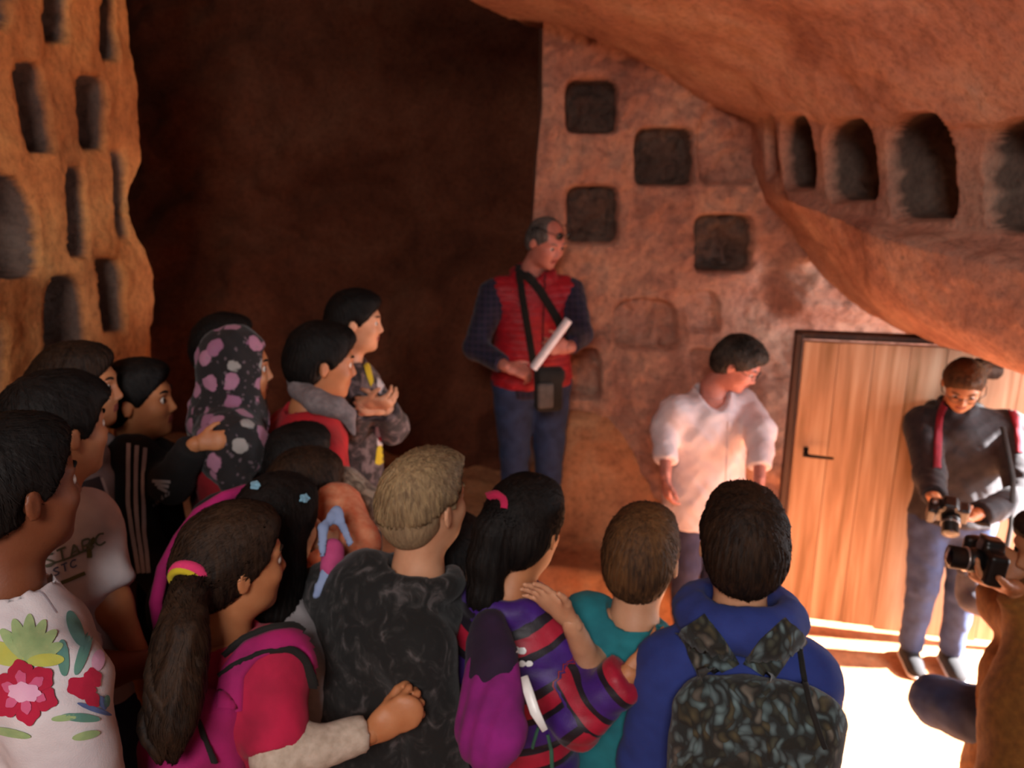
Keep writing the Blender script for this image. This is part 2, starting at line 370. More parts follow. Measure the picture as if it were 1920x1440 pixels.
def sphere_vf(c, r, n=14, m=9, M=None):
    V = []; F = []
    for i in range(m+1):
        th = math.pi*i/m
        for k in range(n): ph = 2*math.pi*k/n; V.append((math.sin(th)*math.cos(ph), math.sin(th)*math.sin(ph), math.cos(th)))
    for i in range(m):
        for k in range(n): j = (k+1) % n; F.append([i*n+k, i*n+n+k, i*n+n+j, i*n+j])
    V = np.array(V)*np.array(r)
    if M is not None: V = V@np.array(M).T
    return V+np.array(c), F

# ------------------------------------------------------------------ door of upright planks, open against the rock
def wood(name, c1, c2, c3):
    m, n, b = nt(name); c = coord(n, (14, 14, 0.9)); oi = n.nodes.new('ShaderNodeObjectInfo')
    nz = N(n, 'ShaderNodeTexNoise', Scale=1.6, Detail=7.0, Distortion=0.5, noise_dimensions='4D'); n.links.new(c, nz.inputs['Vector'])
    mu = N(n, 'ShaderNodeMath', operation='MULTIPLY'); mu.inputs[1].default_value = 9.0; n.links.new(oi.outputs['Random'], mu.inputs[0]); n.links.new(mu.outputs[0], nz.inputs['W'])
    r = ramp(n, [(0.32, c1), (0.5, c2), (0.7, c3)]); n.links.new(nz.outputs[0], r.inputs[0]); n.links.new(r.outputs[0], b.inputs['Base Color'])
    b.inputs['Roughness'].default_value = 0.6; bump(n, b, nz.outputs[0], 0.3, 0.003); return m
door_wood = wood('door_planks', H('87623f'), H('ab8160'), H('c09f80'))
dark_wood = wood('door_frame_wood', H('2c1a12'), H('40261a'), H('54341f'))
iron = plain('black_iron', H('1c1715'), 0.45, 0.7)
A0 = ray_y(1455, 1163, 3.50); A0[2] = 0.05
TL = ray_y(1499, 634, 3.56)
dx_ = 1.06; ang = math.radians(-13)
ex = np.array([math.cos(ang), math.sin(ang), 0.0]); ez = np.array([0, 0.0, 1.0]); ey = np.cross(ez, ex)
hgt = TL[2]-A0[2]
door = empty('door_1', A0); tag(door, kind='structure')
nP = 7; pw = dx_/nP
RM = np.stack([ex, ey, ez], 1)
for i in range(nP):
    bot = random.uniform(-0.012, 0.014)
    c = A0+ex*(pw*(i+0.5))+ez*((hgt+bot)/2)+ey*random.uniform(-0.0012, 0.0012)
    v, f = box_vf(c, (pw-0.0022, 0.035, hgt-bot), RM, 0.0012)
    new_mesh('plank', v, f, [door_wood], door, door, smooth=False)
# cross battens behind
for zz_ in (0.22, 0.78*hgt):
    v, f = box_vf(A0+ex*dx_/2+ez*zz_+ey*0.03, (dx_-0.06, 0.028, 0.10), RM, 0.004); new_mesh('batten', v, f, [door_wood], door, door, smooth=False)
hp = A0+ex*0.055+ez*(0.625*hgt)-ey*0.02
hp = np.array(hp)
v, f = box_vf(hp-ey*0.003, (0.022, 0.006, 0.05), RM, 0.002)
pl_ = new_mesh('lock_plate', v, f, [iron], door, door, smooth=False)
p0 = hp-ey*0.004; v, f = tube_vf([p0, p0-ey*0.045, p0-ey*0.052+ex*0.012, p0-ey*0.052+ex*0.115-ez*0.004], [0.009, 0.009, 0.0085, 0.0065], 10)
new_mesh('lever_handle', v, f, [iron], door, door)
v, f = box_vf(A0-ex*0.020+ey*0.03+ez*(hgt/2+0.01), (0.034, 0.07, hgt+0.05), RM, 0.005)
tr = new_mesh('trim_1', v, f, [dark_wood], smooth=False); tag(tr, kind='structure')
v, f = box_vf(A0+ex*(dx_/2)+ey*0.05+ez*(hgt+0.022), (dx_+0.07, 0.08, 0.030), RM, 0.005)
tr = new_mesh('trim_2', v, f, [dark_wood], smooth=False); tag(tr, kind='structure')
# ------------------------------------------------------------------ signed distance modelling -> continuous surfaces
def fbm(P, f, seed=0.0):
    x, y, z = P[..., 0]*f, P[..., 1]*f, P[..., 2]*f; s = seed
    a = np.sin(x*1.7+1.3*np.sin(y*1.1+s)+s)*np.cos(z*1.3+y*0.7+s*2)
    b = np.sin(z*2.3+1.1*np.sin(x*1.9+s*3)+y*1.5)*np.cos(y*2.1-x*1.1+s)
    c = np.sin(x*4.1+y*3.3+z*2.9+s*5+1.5*np.sin(z*2.0+x))
    return 0.45*a+0.35*b+0.2*c
def rcone(a, b, ra, rb, flat=1.0, fdir=None, cap=False):
    a = np.array(a, float); b = np.array(b, float); ba = b-a; L = np.linalg.norm(ba); L2 = max(L*L, 1e-12)
    fd = None
    if flat != 1.0:
        fd = np.array(fdir, float); u_ = ba/max(L, 1e-9); fd = fd-u_*(fd@u_)
        fd = fd/max(np.linalg.norm(fd), 1e-9)
    def f(P):
        pa = P-a
        if fd is not None:
            pa = pa+(pa@fd)[..., None]*fd*(1/flat-1)
        t = (pa@ba)/L2; tc = np.clip(t, 0, 1)
        d = np.linalg.norm(pa-tc[..., None]*ba, axis=-1)-(ra+(rb-ra)*tc)
        if fd is not None: d = d*max(min(flat, 1), .6)
        if cap: d = np.maximum(d, np.maximum(-t, t-1)*L)
        return d
    r = max(ra, rb)*max(flat, 1.0); return f, np.minimum(a, b)-r, np.maximum(a, b)+r
def ell(c, r, M=None):
    c = np.array(c, float); r = np.array(r, float); M_ = np.eye(3) if M is None else np.array(M)
    def f(P):
        q = (P-c)@M_; k0 = np.linalg.norm(q/r, axis=-1); k1 = np.linalg.norm(q/(r*r), axis=-1)
        return np.where(k1 < 1e-6, -min(r), k0*(k0-1)/np.maximum(k1, 1e-6))
    e = np.sqrt(((M_*r)**2).sum(1)); return f, c-e, c+e
def rbox(c, h, rad, M=None):
    c = np.array(c, float); h = np.array(h, float); M_ = np.eye(3) if M is None else np.array(M)
    def f(P):
        q = np.abs((P-c)@M_)-(h-rad)
        return np.linalg.norm(np.maximum(q, 0), axis=-1)+np.minimum(q.max(-1), 0)-rad
    e = np.abs(M_)@h; return f, c-e, c+e
def half(c, n):
    c = np.array(c, float); n = np.array(n, float)/np.linalg.norm(n)
    return (lambda P: (P-c)@n), None, None
class Fld:
    """prims: list of (op, prim, k)  op '+','-','&' """
    def __init__(s): s.p = []
    def add(s, prim, k=0.03): s.p.append(('+', prim, k)); return s
    def sub(s, prim, k=0.01): s.p.append(('-', prim, k)); return s
    def mesh(s, res, disp=None):
        lo = np.min([p[1][1] for p in s.p if p[0] == '+'], axis=0)-2.2*res-0.004; hi = np.max([p[1][2] for p in s.p if p[0] == '+'], axis=0)+2.2*res+0.004
        n = np.maximum(np.ceil((hi-lo)/res).astype(int)+1, 4)
        ax = [lo[i]+res*np.arange(n[i]) for i in range(3)]
        D = np.full(n, 0.5, np.float64)
        for op, (f, l, h), k in s.p:
            if l is None: sls = [slice(0, m) for m in n]
            else:
                m_ = k+2.5*res; i0 = np.clip(np.floor((l-m_-lo)/res).astype(int), 0, n-1); i1 = np.clip(np.ceil((h+m_-lo)/res).astype(int)+1, 1, n)
                if (i1 <= i0).any(): continue
                sls = [slice(i0[q], i1[q]) for q in range(3)]
            G = np.stack(np.meshgrid(ax[0][sls[0]], ax[1][sls[1]], ax[2][sls[2]], indexing='ij'), -1)
            d = f(G); S = D[tuple(sls)]
            if op == '+':
                hh = np.maximum(k-np.abs(S-d), 0)/k; D[tuple(sls)] = np.minimum(S, d)-hh*hh*k*0.25
            else:
                d = -d; hh = np.maximum(k-np.abs(S-d), 0)/k; D[tuple(sls)] = np.maximum(S, d)+hh*hh*k*0.25
        V, F = nets(D, ax)
        if disp is not None and len(V):
            Nn = vnormals(V, F); V = V+Nn*disp(V, Nn)[:, None]
        return V, F
def vnormals(V, F):
    F = np.asarray(F); a, b, c, d = V[F[:, 0]], V[F[:, 1]], V[F[:, 2]], V[F[:, 3]]
    fn = np.cross(c-a, d-b); Nn = np.zeros_like(V)
    for k in range(4): np.add.at(Nn, F[:, k], fn)
    return Nn/np.maximum(np.linalg.norm(Nn, axis=1, keepdims=True), 1e-12)
def nets(D, ax):
    s = D < 0; n = D.shape
    c = sum(s[i:n[0]-1+i, j:n[1]-1+j, k:n[2]-1+k].astype(np.int8) for i in (0, 1) for j in (0, 1) for k in (0, 1))
    act = (c > 0) & (c < 8); idx = np.argwhere(act)
    if len(idx) == 0: return np.zeros((0, 3)), np.zeros((0, 4), int)
    num = np.full(act.shape, -1, np.int64); num[act] = np.arange(len(idx))
    acc = np.zeros((len(idx), 3)); cnt = np.zeros(len(idx))
    cs = [(i, j, k) for i in (0, 1) for j in (0, 1) for k in (0, 1)]
    for a in range(8):
        for b in range(a+1, 8):
            A_, B_ = np.array(cs[a]), np.array(cs[b])
            if np.abs(A_-B_).sum() != 1: continue
            da = D[tuple((idx+A_).T)]; db = D[tuple((idx+B_).T)]; m = (da < 0) != (db < 0)
            t = np.where(m, da/np.where(m, da-db, 1), 0)
            acc += np.where(m[:, None], A_+t[:, None]*(B_-A_), 0); cnt += m
    loc = idx+acc/cnt[:, None]; res = ax[0][1]-ax[0][0]
    V = loc*res+np.array([ax[0][0], ax[1][0], ax[2][0]])
    Q = []
    for axi in range(3):
        o1, o2 = [(1, 2), (2, 0), (0, 1)][axi]
        sl0 = [slice(None)]*3; sl1 = [slice(None)]*3; sl0[axi] = slice(0, n[axi]-1); sl1[axi] = slice(1, n[axi])
        ch = s[tuple(sl0)] != s[tuple(sl1)]; e = np.argwhere(ch)
        e = e[(e[:, o1] > 0) & (e[:, o2] > 0) & (e[:, o1] < n[o1]-1) & (e[:, o2] < n[o2]-1)]
        if not len(e): continue
        neg = s[tuple(e.T)]
        d1 = np.zeros(3, int); d1[o1] = 1; d2 = np.zeros(3, int); d2[o2] = 1
        q = np.stack([num[tuple((e-d1-d2).T)], num[tuple((e-d2).T)], num[tuple(e.T)], num[tuple((e-d1).T)]], 1)
        q[~neg] = q[~neg][:, ::-1]; Q.append(q)
    return V, np.concatenate(Q)

# ------------------------------------------------------------------ projecting flat print, straps and trim onto clothing
def bvh_of(objs):
    V = []; F = []; n = 0
    for o in objs:
        off = Vector((0, 0, 0)); p = o
        while p is not None: off = off+p.location; p = p.parent
        V += [v.co+off for v in o.data.vertices]; F += [[k+n for k in q.vertices] for q in o.data.polygons]; n = len(V)
    return BVHTree.FromPolygons(V, F)
def cast(bv, px, py):
    d = Vector(cF+(px-960.)/FPX*cR+(720.-py)/FPX*cU).normalized()
    h = bv.ray_cast(Vector(CP), d)
    if h[0] is None: return None
    nn = h[1]
    if nn.dot(d) > 0: nn = -nn
    return np.array(h[0]), np.array(nn)
def fan(bv, cx, cy, outline, mat, name, root, parent, off=0.002, rings=5, n=None):
    """flat print with a star-shaped outline [(x,y)...] laid on the cloth, pixel coordinates of the photograph"""
    o = np.array(outline, float)
    if n:
        seg = np.vstack([o, o[:1]]); L = np.r_[0, np.cumsum(np.linalg.norm(np.diff(seg, axis=0), axis=1))]
        s = np.linspace(0, L[-1], n+1)[:-1]; o = np.stack([np.interp(s, L, seg[:, 0]), np.interp(s, L, seg[:, 1])], 1)
    m = len(o); pts = [(cx, cy)]+[(cx+(x-cx)*r/rings, cy+(y-cy)*r/rings) for r in range(1, rings+1) for x, y in o]
    V = []; ok = []; last = None
    for p in pts:
        h = cast(bv, *p); ok.append(h is not None)
        V.append(h[0]+h[1]*off if h else np.zeros(3))
    F = []
    for r in range(rings):
        for i in range(m):
            j = (i+1) % m
            q = [0, 1+i, 1+j] if r == 0 else [1+(r-1)*m+i, 1+r*m+i, 1+r*m+j, 1+(r-1)*m+j]
            if all(ok[k] for k in q) and max(np.linalg.norm(V[a]-V[q[0]]) for a in q) < 0.06: F.append(q)
    if not F: return None
    used = sorted({k for q in F for k in q}); mp = {k: i for i, k in enumerate(used)}
    return new_mesh(name, np.array([V[k] for k in used]), [[mp[k] for k in q] for q in F], [mat], root, parent)
def strip(bv, path, wd, mat, name, root, parent, off=0.003, thick=0.0, na=4, step=5.0):
    """ribbon following a path laid on the cloth; thick>0 gives it real thickness"""
    p = np.array(path, float); L = np.r_[0, np.cumsum(np.linalg.norm(np.diff(p, axis=0), axis=1))]
    n = max(int(L[-1]/step), 3); s = np.linspace(0, L[-1], n)
    if len(p) > 2:
        x = np.interp(s, L, p[:, 0]); y = np.interp(s, L, p[:, 1])
        for _ in range(max(1, n//8)):
            x[1:-1] = (x[:-2]+2*x[1:-1]+x[2:])/4; y[1:-1] = (y[:-2]+2*y[1:-1]+y[2:])/4
    else: x = np.interp(s, L, p[:, 0]); y = np.interp(s, L, p[:, 1])
    tx, ty = np.gradient(x), np.gradient(y); tl = np.hypot(tx, ty); nx, ny = -ty/tl, tx/tl
    wv = np.interp(s, np.linspace(0, L[-1], len(wd)), wd) if isinstance(wd, (list, tuple)) else np.full(n, wd)
    hit = [[cast(bv, x[i]+nx[i]*wv[i]*(k/na-0.5), y[i]+ny[i]*wv[i]*(k/na-0.5)) for k in range(na+1)] for i in range(n)]
    V = []; idx = {}; F = []
    def vid(i, k, lay):
        key = (i, k, lay)
        if key not in idx:
            h = hit[i][k]; idx[key] = len(V); V.append(h[0]+h[1]*(off+thick*(1-0.35*abs(2*k/na-1)**3) if lay else -0.004))
        return idx[key]
    for i in range(n-1):
        for k in range(na):
            cs = [(i, k), (i+1, k), (i+1, k+1), (i, k+1)]
            if any(hit[a][b] is None for a, b in cs): continue
            P4 = [hit[a][b][0] for a, b in cs]
            if max(np.linalg.norm(q-P4[0]) for q in P4) > 0.07: continue
            F.append([vid(a, b, 1) for a, b in cs])
            if thick > 0:
                if k == 0: F.append([vid(i, 0, 0), vid(i+1, 0, 0), vid(i+1, 0, 1), vid(i, 0, 1)])
                if k == na-1: F.append([vid(i, na, 1), vid(i+1, na, 1), vid(i+1, na, 0), vid(i, na, 0)])
    if not F: return None
    return new_mesh(name, np.array(V), F, [mat], root, parent)

# ------------------------------------------------------------------ people
EYEW = plain('eye_white', H('cfc4ba'), 0.3); EYED = plain('eye_dark', H('1a0f0a'), 0.25)
LIPM = skin('lip_skin', H('8c4237'))
BLACKHAIR = hairm('black_hair', H('080606'), H('1c1512')); BROWNHAIR = hairm('brown_hair', H('150c08'), H('3a2618')); LBROWNHAIR = hairm('light_brown_hair', H('251811'), H('694628'))
BLOND = hairm('blond_hair', H('66503a'), H('a88d66')); GREYHAIR = hairm('greying_hair', H('2a221f'), H('8a807a'))
GLASSB = plain('black_plastic', H('0f0c0d'), 0.3)

def rotv(v, ax, a):
    ax = ax/np.linalg.norm(ax); return v*math.cos(a)+np.cross(ax, v)*math.sin(a)+ax*(ax@v)*(1-math.cos(a))
def hand_prims(wr, d, nrm, size=0.17, side=1, curl=0.35, spread=0.10, thumb=0.5, cu=(1, 1, 1, 1), ts=.75):
    """palm and five fingers. wr wrist, d pointing direction, nrm palm normal (fingers curl that way), side +1: thumb along cross(d,nrm)"""
    d = np.array(d, float); d /= np.linalg.norm(d); nrm = np.array(nrm, float); nrm -= d*(nrm@d); nrm /= np.linalg.norm(nrm); s = np.cross(d, nrm)*side
    k = size/0.18; pr = []
    pr.append((rcone(wr-d*0.02*k, wr+d*0.02*k, 0.023*k, 0.026*k, 0.75, nrm), 0.01))
    pr.append((rcone(wr+d*0.02*k, wr+d*0.075*k, 0.030*k, 0.038*k, 0.42, nrm), 0.015*k))
    Ls = (0.074, 0.082, 0.077, 0.060); offs = (0.030, 0.010, -0.010, -0.029)
    for i in range(4):
        b = wr+d*(0.082-0.004*abs(i-1.3))*k+s*offs[i]*k; fd = d+s*spread*(1.5-i)*0.55; fd /= np.linalg.norm(fd); L = Ls[i]*k; r = (0.0088, .0092, .0088, .0078)[i]*k
        p = b-fd*0.02*k; pr.append((rcone(p, b, r*1.05, r*1.05), 0.008*k)); p = b; a = curl*cu[i]
        for seg, fr in enumerate((0.45, 0.31, 0.24)):
            a_ = a*(0.8, 1.1, 0.8)[seg]; fd = fd*math.cos(a_)+nrm_of(fd, nrm, s*side)*math.sin(a_); fd /= np.linalg.norm(fd)
            q = p+fd*L*fr; pr.append((rcone(p, q, r*(1-.07*seg), r*(0.93-.08*seg)), 0.003*k)); p = q
    td = d*0.55+s*ts+nrm*0.30*thumb; td /= np.linalg.norm(td); b = wr+d*0.022*k+s*0.018*k
    p1 = b+td*0.038*k; pr.append((rcone(b, p1, 0.015*k, 0.0115*k), 0.014*k))
    t2 = td+d*0.55+nrm*0.5*thumb; t2 /= np.linalg.norm(t2); p2 = p1+t2*0.028*k; pr.append((rcone(p1, p2, 0.011*k, 0.0098*k), 0.004*k))
    t3 = t2+d*0.3+nrm*0.3*thumb-s*0.35*thumb; t3 /= np.linalg.norm(t3); pr.append((rcone(p2, p2+t3*0.022*k, 0.0098*k, 0.0078*k), 0.003*k))
    return pr
def nrm_of(fd, nrm, s):
    return np.cross(s, fd)

def ik(S, T, L1, L2, hint):
    S = np.array(S, float); T = np.array(T, float); v = T-S; D = np.linalg.norm(v)
    if D > (L1+L2)*0.995: q = D/((L1+L2)*0.995); L1 *= q; L2 *= q
    u_ = v/D; a = (L1*L1-L2*L2+D*D)/(2*D); h_ = math.sqrt(max(L1*L1-a*a, 0)); hv = np.array(hint, float); hv -= u_*(hv@u_); hv /= max(np.linalg.norm(hv), 1e-6)
    return S+u_*a+hv*h_

def hair_prims(style, X, M, s, q):
    """X maps head-local to world; M frame; s head height"""
    F = Fld(); E = lambda c, r, k=0.02: F.add(ell(X(*c), np.array(r)*s, M), k*1.0)
    t = q.get('vol', 0.04)
    E((0, -.045, .135), (.335+t, .40+t, .365+t*1.1)); E((0, -.22, -.05), (.29+t*.8, .25+t*.8, .32), 0.03)
    if style in ('short', 'fringe', 'crew', 'balding'):
        if style != 'balding': E((0, .16, .37), (.25, .22, .13), 0.03)
        if style == 'fringe': E((0.02, .30, .30), (.27, .14, .10), 0.02)
        F.add(rcone(X(.30, .08, .12), X(.325, .10, -.04), .035*s, .015*s), .01); F.add(rcone(X(-.30, .08, .12), X(-.325, .10, -.04), .035*s, .015*s), .01)
        fz = .22 if style == 'fringe' else .27
        F.sub(neg_half(X(0, .36, fz), M@np.array([0, .73, -.68])), 0.012)
        if style == 'balding': F.sub(neg_half(X(0, .10, .42), M@np.array([0, .60, .45])), .02)
        F.sub(neg_half(X(0, -.3, q.get('nape', -.33)), M@np.array([0, .25, -1.0])), 0.012)
        for sg in (1, -1): F.sub(ell(X(sg*.37, -.02, -.07), np.array([.10, .10, .15])*s, M), 0.01)
    else:
        E((0, .14, .36), (.25, .22, .13), 0.03)
        F.sub(neg_half(X(0, .36, .27), M@np.array([0, .75, -.66])), 0.012)
        if style in ('pony', 'bun'): F.sub(neg_half(X(0, -.3, -.36), M@np.array([0, .45, -1.0])), 0.012)
    ch = q.get('chain')
    if ch:
        for (a, ra), (b, rb) in zip(ch[:-1], ch[1:]): F.add(rcone(X(*a), X(*b), ra*s, rb*s, q.get('cflat', 1.0), M@np.array([0, 1, 0])), 0.025)
    if q.get('wchain'):
        for (a, ra), (b, rb) in zip(q['wchain'][:-1], q['wchain'][1:]): F.add(rcone(a, b, ra, rb, q.get('cflat', 1.0), M@np.array([0, 1, 0])), 0.025)
    return F
def strands(V, F, whorl, to, n, L, M, longhair):
    """fine ribbons of hair lying along the surface and lifting a little at their tips"""
    T = BVHTree.FromPolygons([tuple(v) for v in V], [tuple(int(k) for k in f) for f in F])
    rs = np.random.RandomState(3); idx = rs.randint(0, len(F), n); cen = V[F[idx]].mean(1); out = []; quads = []; b = 0; dn = -M[:, 2]
    for i in range(n):
        p = Vector(cen[i]); l = L*(.6+.8*rs.rand()); w_ = .0011+.0013*rs.rand(); lift = .0008+.0035*rs.rand()**3; jit = (rs.rand(3)-.5)*.55; ns_ = 5; prev = None; ok = True; rows = []
        for k in range(ns_):
            h = T.find_nearest(p)
            if h[0] is None: ok = False; break
            q = np.array(h[0]); nn = np.array(h[1])
            if to is not None and not (q-to)@(-dn) < -.01: fl = to-q
            elif longhair: fl = dn*1.0
            else: fl = (q-whorl)+dn*.03
            fl = fl/max(np.linalg.norm(fl), 1e-6)+jit; fl = fl-nn*(fl@nn); fl /= max(np.linalg.norm(fl), 1e-6)
            sd = np.cross(nn, fl); ww = w_*(1-.8*k/(ns_-1)); c = q+nn*(.0006+lift*(k/(ns_-1))**2); rows += [c-sd*ww, c+sd*ww]; p = Vector(q+fl*l/(ns_-1))
        if not ok: continue
        out += rows
        for k in range(ns_-1): quads.append([b+2*k, b+2*k+1, b+2*k+3, b+2*k+2])
        b += 2*ns_
    return np.array(out), np.array(quads)
def neg_half(c, n):
    """region n.(P-c) > 0 removed"""
    c = np.array(c, float); n = np.array(n, float)/np.linalg.norm(n)
    return (lambda P: -((P-c)@n)), None, None

PEOPLE = {}
def person(key, label, head, yaw, skinm, hair=('short', BLACKHAIR, {}), Hh=0.215, gz=0.3, tilt=0, roll=0, group=None,
           body_yaw=None, width=1.0, girth=1.0, lean=(0, 0), top=None, top2=None, pants=None, shoes=None, arms=None,
           brow=True, crouch=None, res=0.013, hres=0.0048, neckr=1.0, sitting=None, drop=0.0, legs=None, cat='person', bshift=(0, 0)):
    C = W(*head) if len(head) == 3 else np.array(head)
    yr = math.radians(yaw); fw = np.array([math.sin(yr), math.cos(yr), 0]); rt = np.array([math.cos(yr), -math.sin(yr), 0]); up = np.array([0, 0, 1.0])
    a = math.radians(tilt); hf = fw*math.cos(a)-up*math.sin(a); hu = up*math.cos(a)+fw*math.sin(a); b = math.radians(roll)
    hr = rt*math.cos(b)-hu*math.sin(b); hu = np.cross(hr, hf); M = np.stack([hr, hf, hu], 1)
    X = lambda x, y, z: C+M@(np.array([x, y, z], float)*Hh)
    crown = C[2]+0.5*Hh; h = crown-gz if crouch is None else crouch
    by = math.radians(body_yaw if body_yaw is not None else yaw); bf = np.array([math.sin(by), math.cos(by), 0]); br = np.array([math.cos(by), -math.sin(by), 0]); BM = np.stack([br, bf, up], 1)
    nb = C+M@np.array([0, -.14, -.66])*Hh*1.0
    base = np.array([nb[0]+bshift[0], nb[1]+bshift[1], 0])-bf*0.01
    root = empty('person', (base[0], base[1], gz)); tag(root, label, cat, group)
    def B(x, y, zf):      # body-local metres, height fraction
        z = gz-drop+zf*h; k = zf/0.8; return np.array([base[0], base[1], 0])+br*x+bf*y+up*z+np.array([lean[0], lean[1], 0])*(1-k)
    sw = 0.107*h*width; shz = (nb[2]-gz+drop-0.076*h)/h
    S = {1: B(sw, -.01, shz), -1: B(-sw, -.01, shz)}
    Hp = {sg: B(sg*0.052*h*girth, 0, .50) for sg in (1, -1)}
    Kn = {sg: B(sg*0.055*h, 0.012, .275) for sg in (1, -1)}; An = {sg: B(sg*0.058*h, -0.012, .045) for sg in (1, -1)}
    if legs:
        for sg in legs:
            if 'hip' in legs[sg]: Hp[sg] = np.array(legs[sg]['hip'])
            if 'knee' in legs[sg]: Kn[sg] = np.array(legs[sg]['knee'])
            if 'ankle' in legs[sg]: An[sg] = np.array(legs[sg]['ankle'])
    El = {}; Wr = {}; hands = {}
    arms = arms or {}
    for sg in (1, -1):
        q = arms.get(sg, {})
        if 'shoulder' in q: S[sg] = np.array(q['shoulder'])
        Wr[sg] = np.array(q['wrist']) if 'wrist' in q else S[sg]+br*sg*0.035+bf*q.get('fwd', 0.06)-up*0.315*h
        El[sg] = np.array(q['elbow']) if 'elbow' in q else ik(S[sg], Wr[sg], .172*h, .150*h, q.get('hint', -bf*1.0-up*0.4+br*sg*0.5))
    def torso(F, infl, k=0.04, bottom=.47, top_=True):
        g = girth
        F.add(ell(B(0, 0.004, .70), (.093*h*width+infl, .060*h*g+infl, .125*h+infl), BM), k)
        F.add(ell(B(0, 0.002, .60), (.080*h*g+infl, .056*h*g+infl, .11*h+infl), BM), k)
        F.add(ell(B(0, -0.006, .51), (.090*h*g+infl, .064*h*g+infl, .08*h+infl), BM), k)
        F.add(rcone(S[-1]*0.88+S[1]*0.12, S[1]*0.88+S[-1]*0.12, .034*h+infl, .034*h+infl), k)
        if top_: F.add(rcone(nb-up*.02*h, nb-up*0.06*h, .030*h+infl*.6, .05*h+infl), k)
        return F
    def limb_arm(F, sg, infl, k=0.025, upto=1.0, ends=False, hand_tuck=0.0):
        F.add(rcone(S[sg], El[sg], .033*h+infl, .0235*h+infl), k)
        if upto > 0.5:
            e = Wr[sg] if upto >= 1 else El[sg]+(Wr[sg]-El[sg])*(upto-.5)*2
            F.add(rcone(El[sg], e, .0235*h+infl, .0165*h+infl*.9), k)
        return F
    # body, one surface: coarse trunk and limbs, finer head and hands
    parts = []
    F = Fld(); torso(F, 0)
    for sg in (1, -1):
        limb_arm(F, sg, 0); F.add(rcone(Hp[sg], Kn[sg], .055*h, .036*h), .03); F.add(rcone(Kn[sg], An[sg], .035*h, .021*h), .02)
        ft = An[sg]; F.add(rcone(ft-up*.02*h, ft+bf*.085*h-up*.03*h, .022*h, .016*h), .02)
    parts.append((*F.mesh(res*0.95), 'b'))
    F = Fld(); E = lambda c, r, k=0.02, MM=M: F.add(ell(X(*c), np.array(r)*Hh, MM), k*Hh/0.215)
    E((0, -.045, .135), (.325, .392, .36)); E((0, .10, -.13), (.255, .255, .33), .03); E((0, .10, -.28), (.205, .22, .18), .03)
    E((0, .255, -.40), (.085, .085, .07), .02); E((0, .295, .105), (.20, .07, .055), .02)
    for sg in (1, -1):
        E((sg*.14, .24, -.10), (.10, .11, .10), .02)
    F.add(rcone(X(0, .335, .06), X(0, .408, -.115), .028*Hh, .042*Hh), .012); E((.045, .365, -.14), (.032, .04, .028), .008); E((-.045, .365, -.14), (.032, .04, .028), .008)
    for sg in (1, -1): F.sub(ell(X(sg*.13, .40, .02), np.array([.075, .07, .05])*Hh, M), .012)
    E((0, .34, -.225), (.085, .045, .022), .006); E((0, .335, -.268), (.075, .045, .024), .006)
    F.sub(ell(X(0, .395, -.246), np.array([.08, .03, .007])*Hh, M), .003)
    for sg in (1, -1):
        F.add(ell(X(sg*.345, -.03, -.02), np.array([.026, .066, .112])*Hh, M@np.array([[math.cos(.35*sg), -math.sin(.35*sg), 0], [math.sin(.35*sg), math.cos(.35*sg), 0], [0, 0, 1]])), .006)
        F.sub(ell(X(sg*.378, .0, -.01), np.array([.022, .042, .075])*Hh, M), .005)
    F.add(rcone(X(0, -.09, -.22), nb, .215*Hh*neckr, .235*Hh*neckr), .03); F.add(rcone(nb, nb-up*.05*h, .235*Hh*neckr, .26*Hh*neckr), .02)
    parts.append((*F.mesh(hres), 'h'))
    for sg in (1, -1):
        q = arms.get(sg, {}).get('hand')
        fd = (Wr[sg]-El[sg]); fd /= np.linalg.norm(fd)
        if q is None: q = {}
        if q == 'none': continue
        d_ = np.array(q.get('dir', fd)); nn = np.array(q.get('nrm', -br*sg+0.2*bf)); sd = q.get('side', None)
        size = q.get('size', .100*h)
        dd = d_/np.linalg.norm(d_); n2 = nn-dd*(nn@dd); n2 /= np.linalg.norm(n2)
        if sd is None:   # thumb points forward/up by default
            want = np.array(q.get('thumbdir', bf*1.0+up*.3)); sd = 1 if np.cross(dd, n2)@want > 0 else -1
        FF = Fld()
        for pr, k in hand_prims(Wr[sg]+dd*0.005, dd, n2, size, sd, q.get('curl', .35), q.get('spread', .1), q.get('thumb', .5), q.get('cu', (1, 1, 1, 1)), q.get('ts', .75)): FF.add(pr, k)
        parts.append((*FF.mesh(q.get('res', .0048) ), 'n'))
        hands[sg] = (Wr[sg], dd, n2, np.cross(dd, n2)*sd)
    V, Fc = join_vf([(p[0], p[1].tolist()) for p in parts])
    body = new_mesh('body', V, Fc, [skinm, LIPM], root, root)
    n0 = len(parts[0][1]); n1 = len(parts[1][1])
    mi = np.zeros(len(Fc), np.int32); hv = parts[1][0]; cen = hv[parts[1][1]].mean(1); lc = (cen-C)@M/Hh
    mi[n0:n0+n1] = ((np.abs(lc[:, 0]) < .088) & (lc[:, 2] < -.205) & (lc[:, 2] > -.29) & (lc[:, 1] > .348)).astype(np.int32)
    body.data.polygons.foreach_set('material_index', mi)
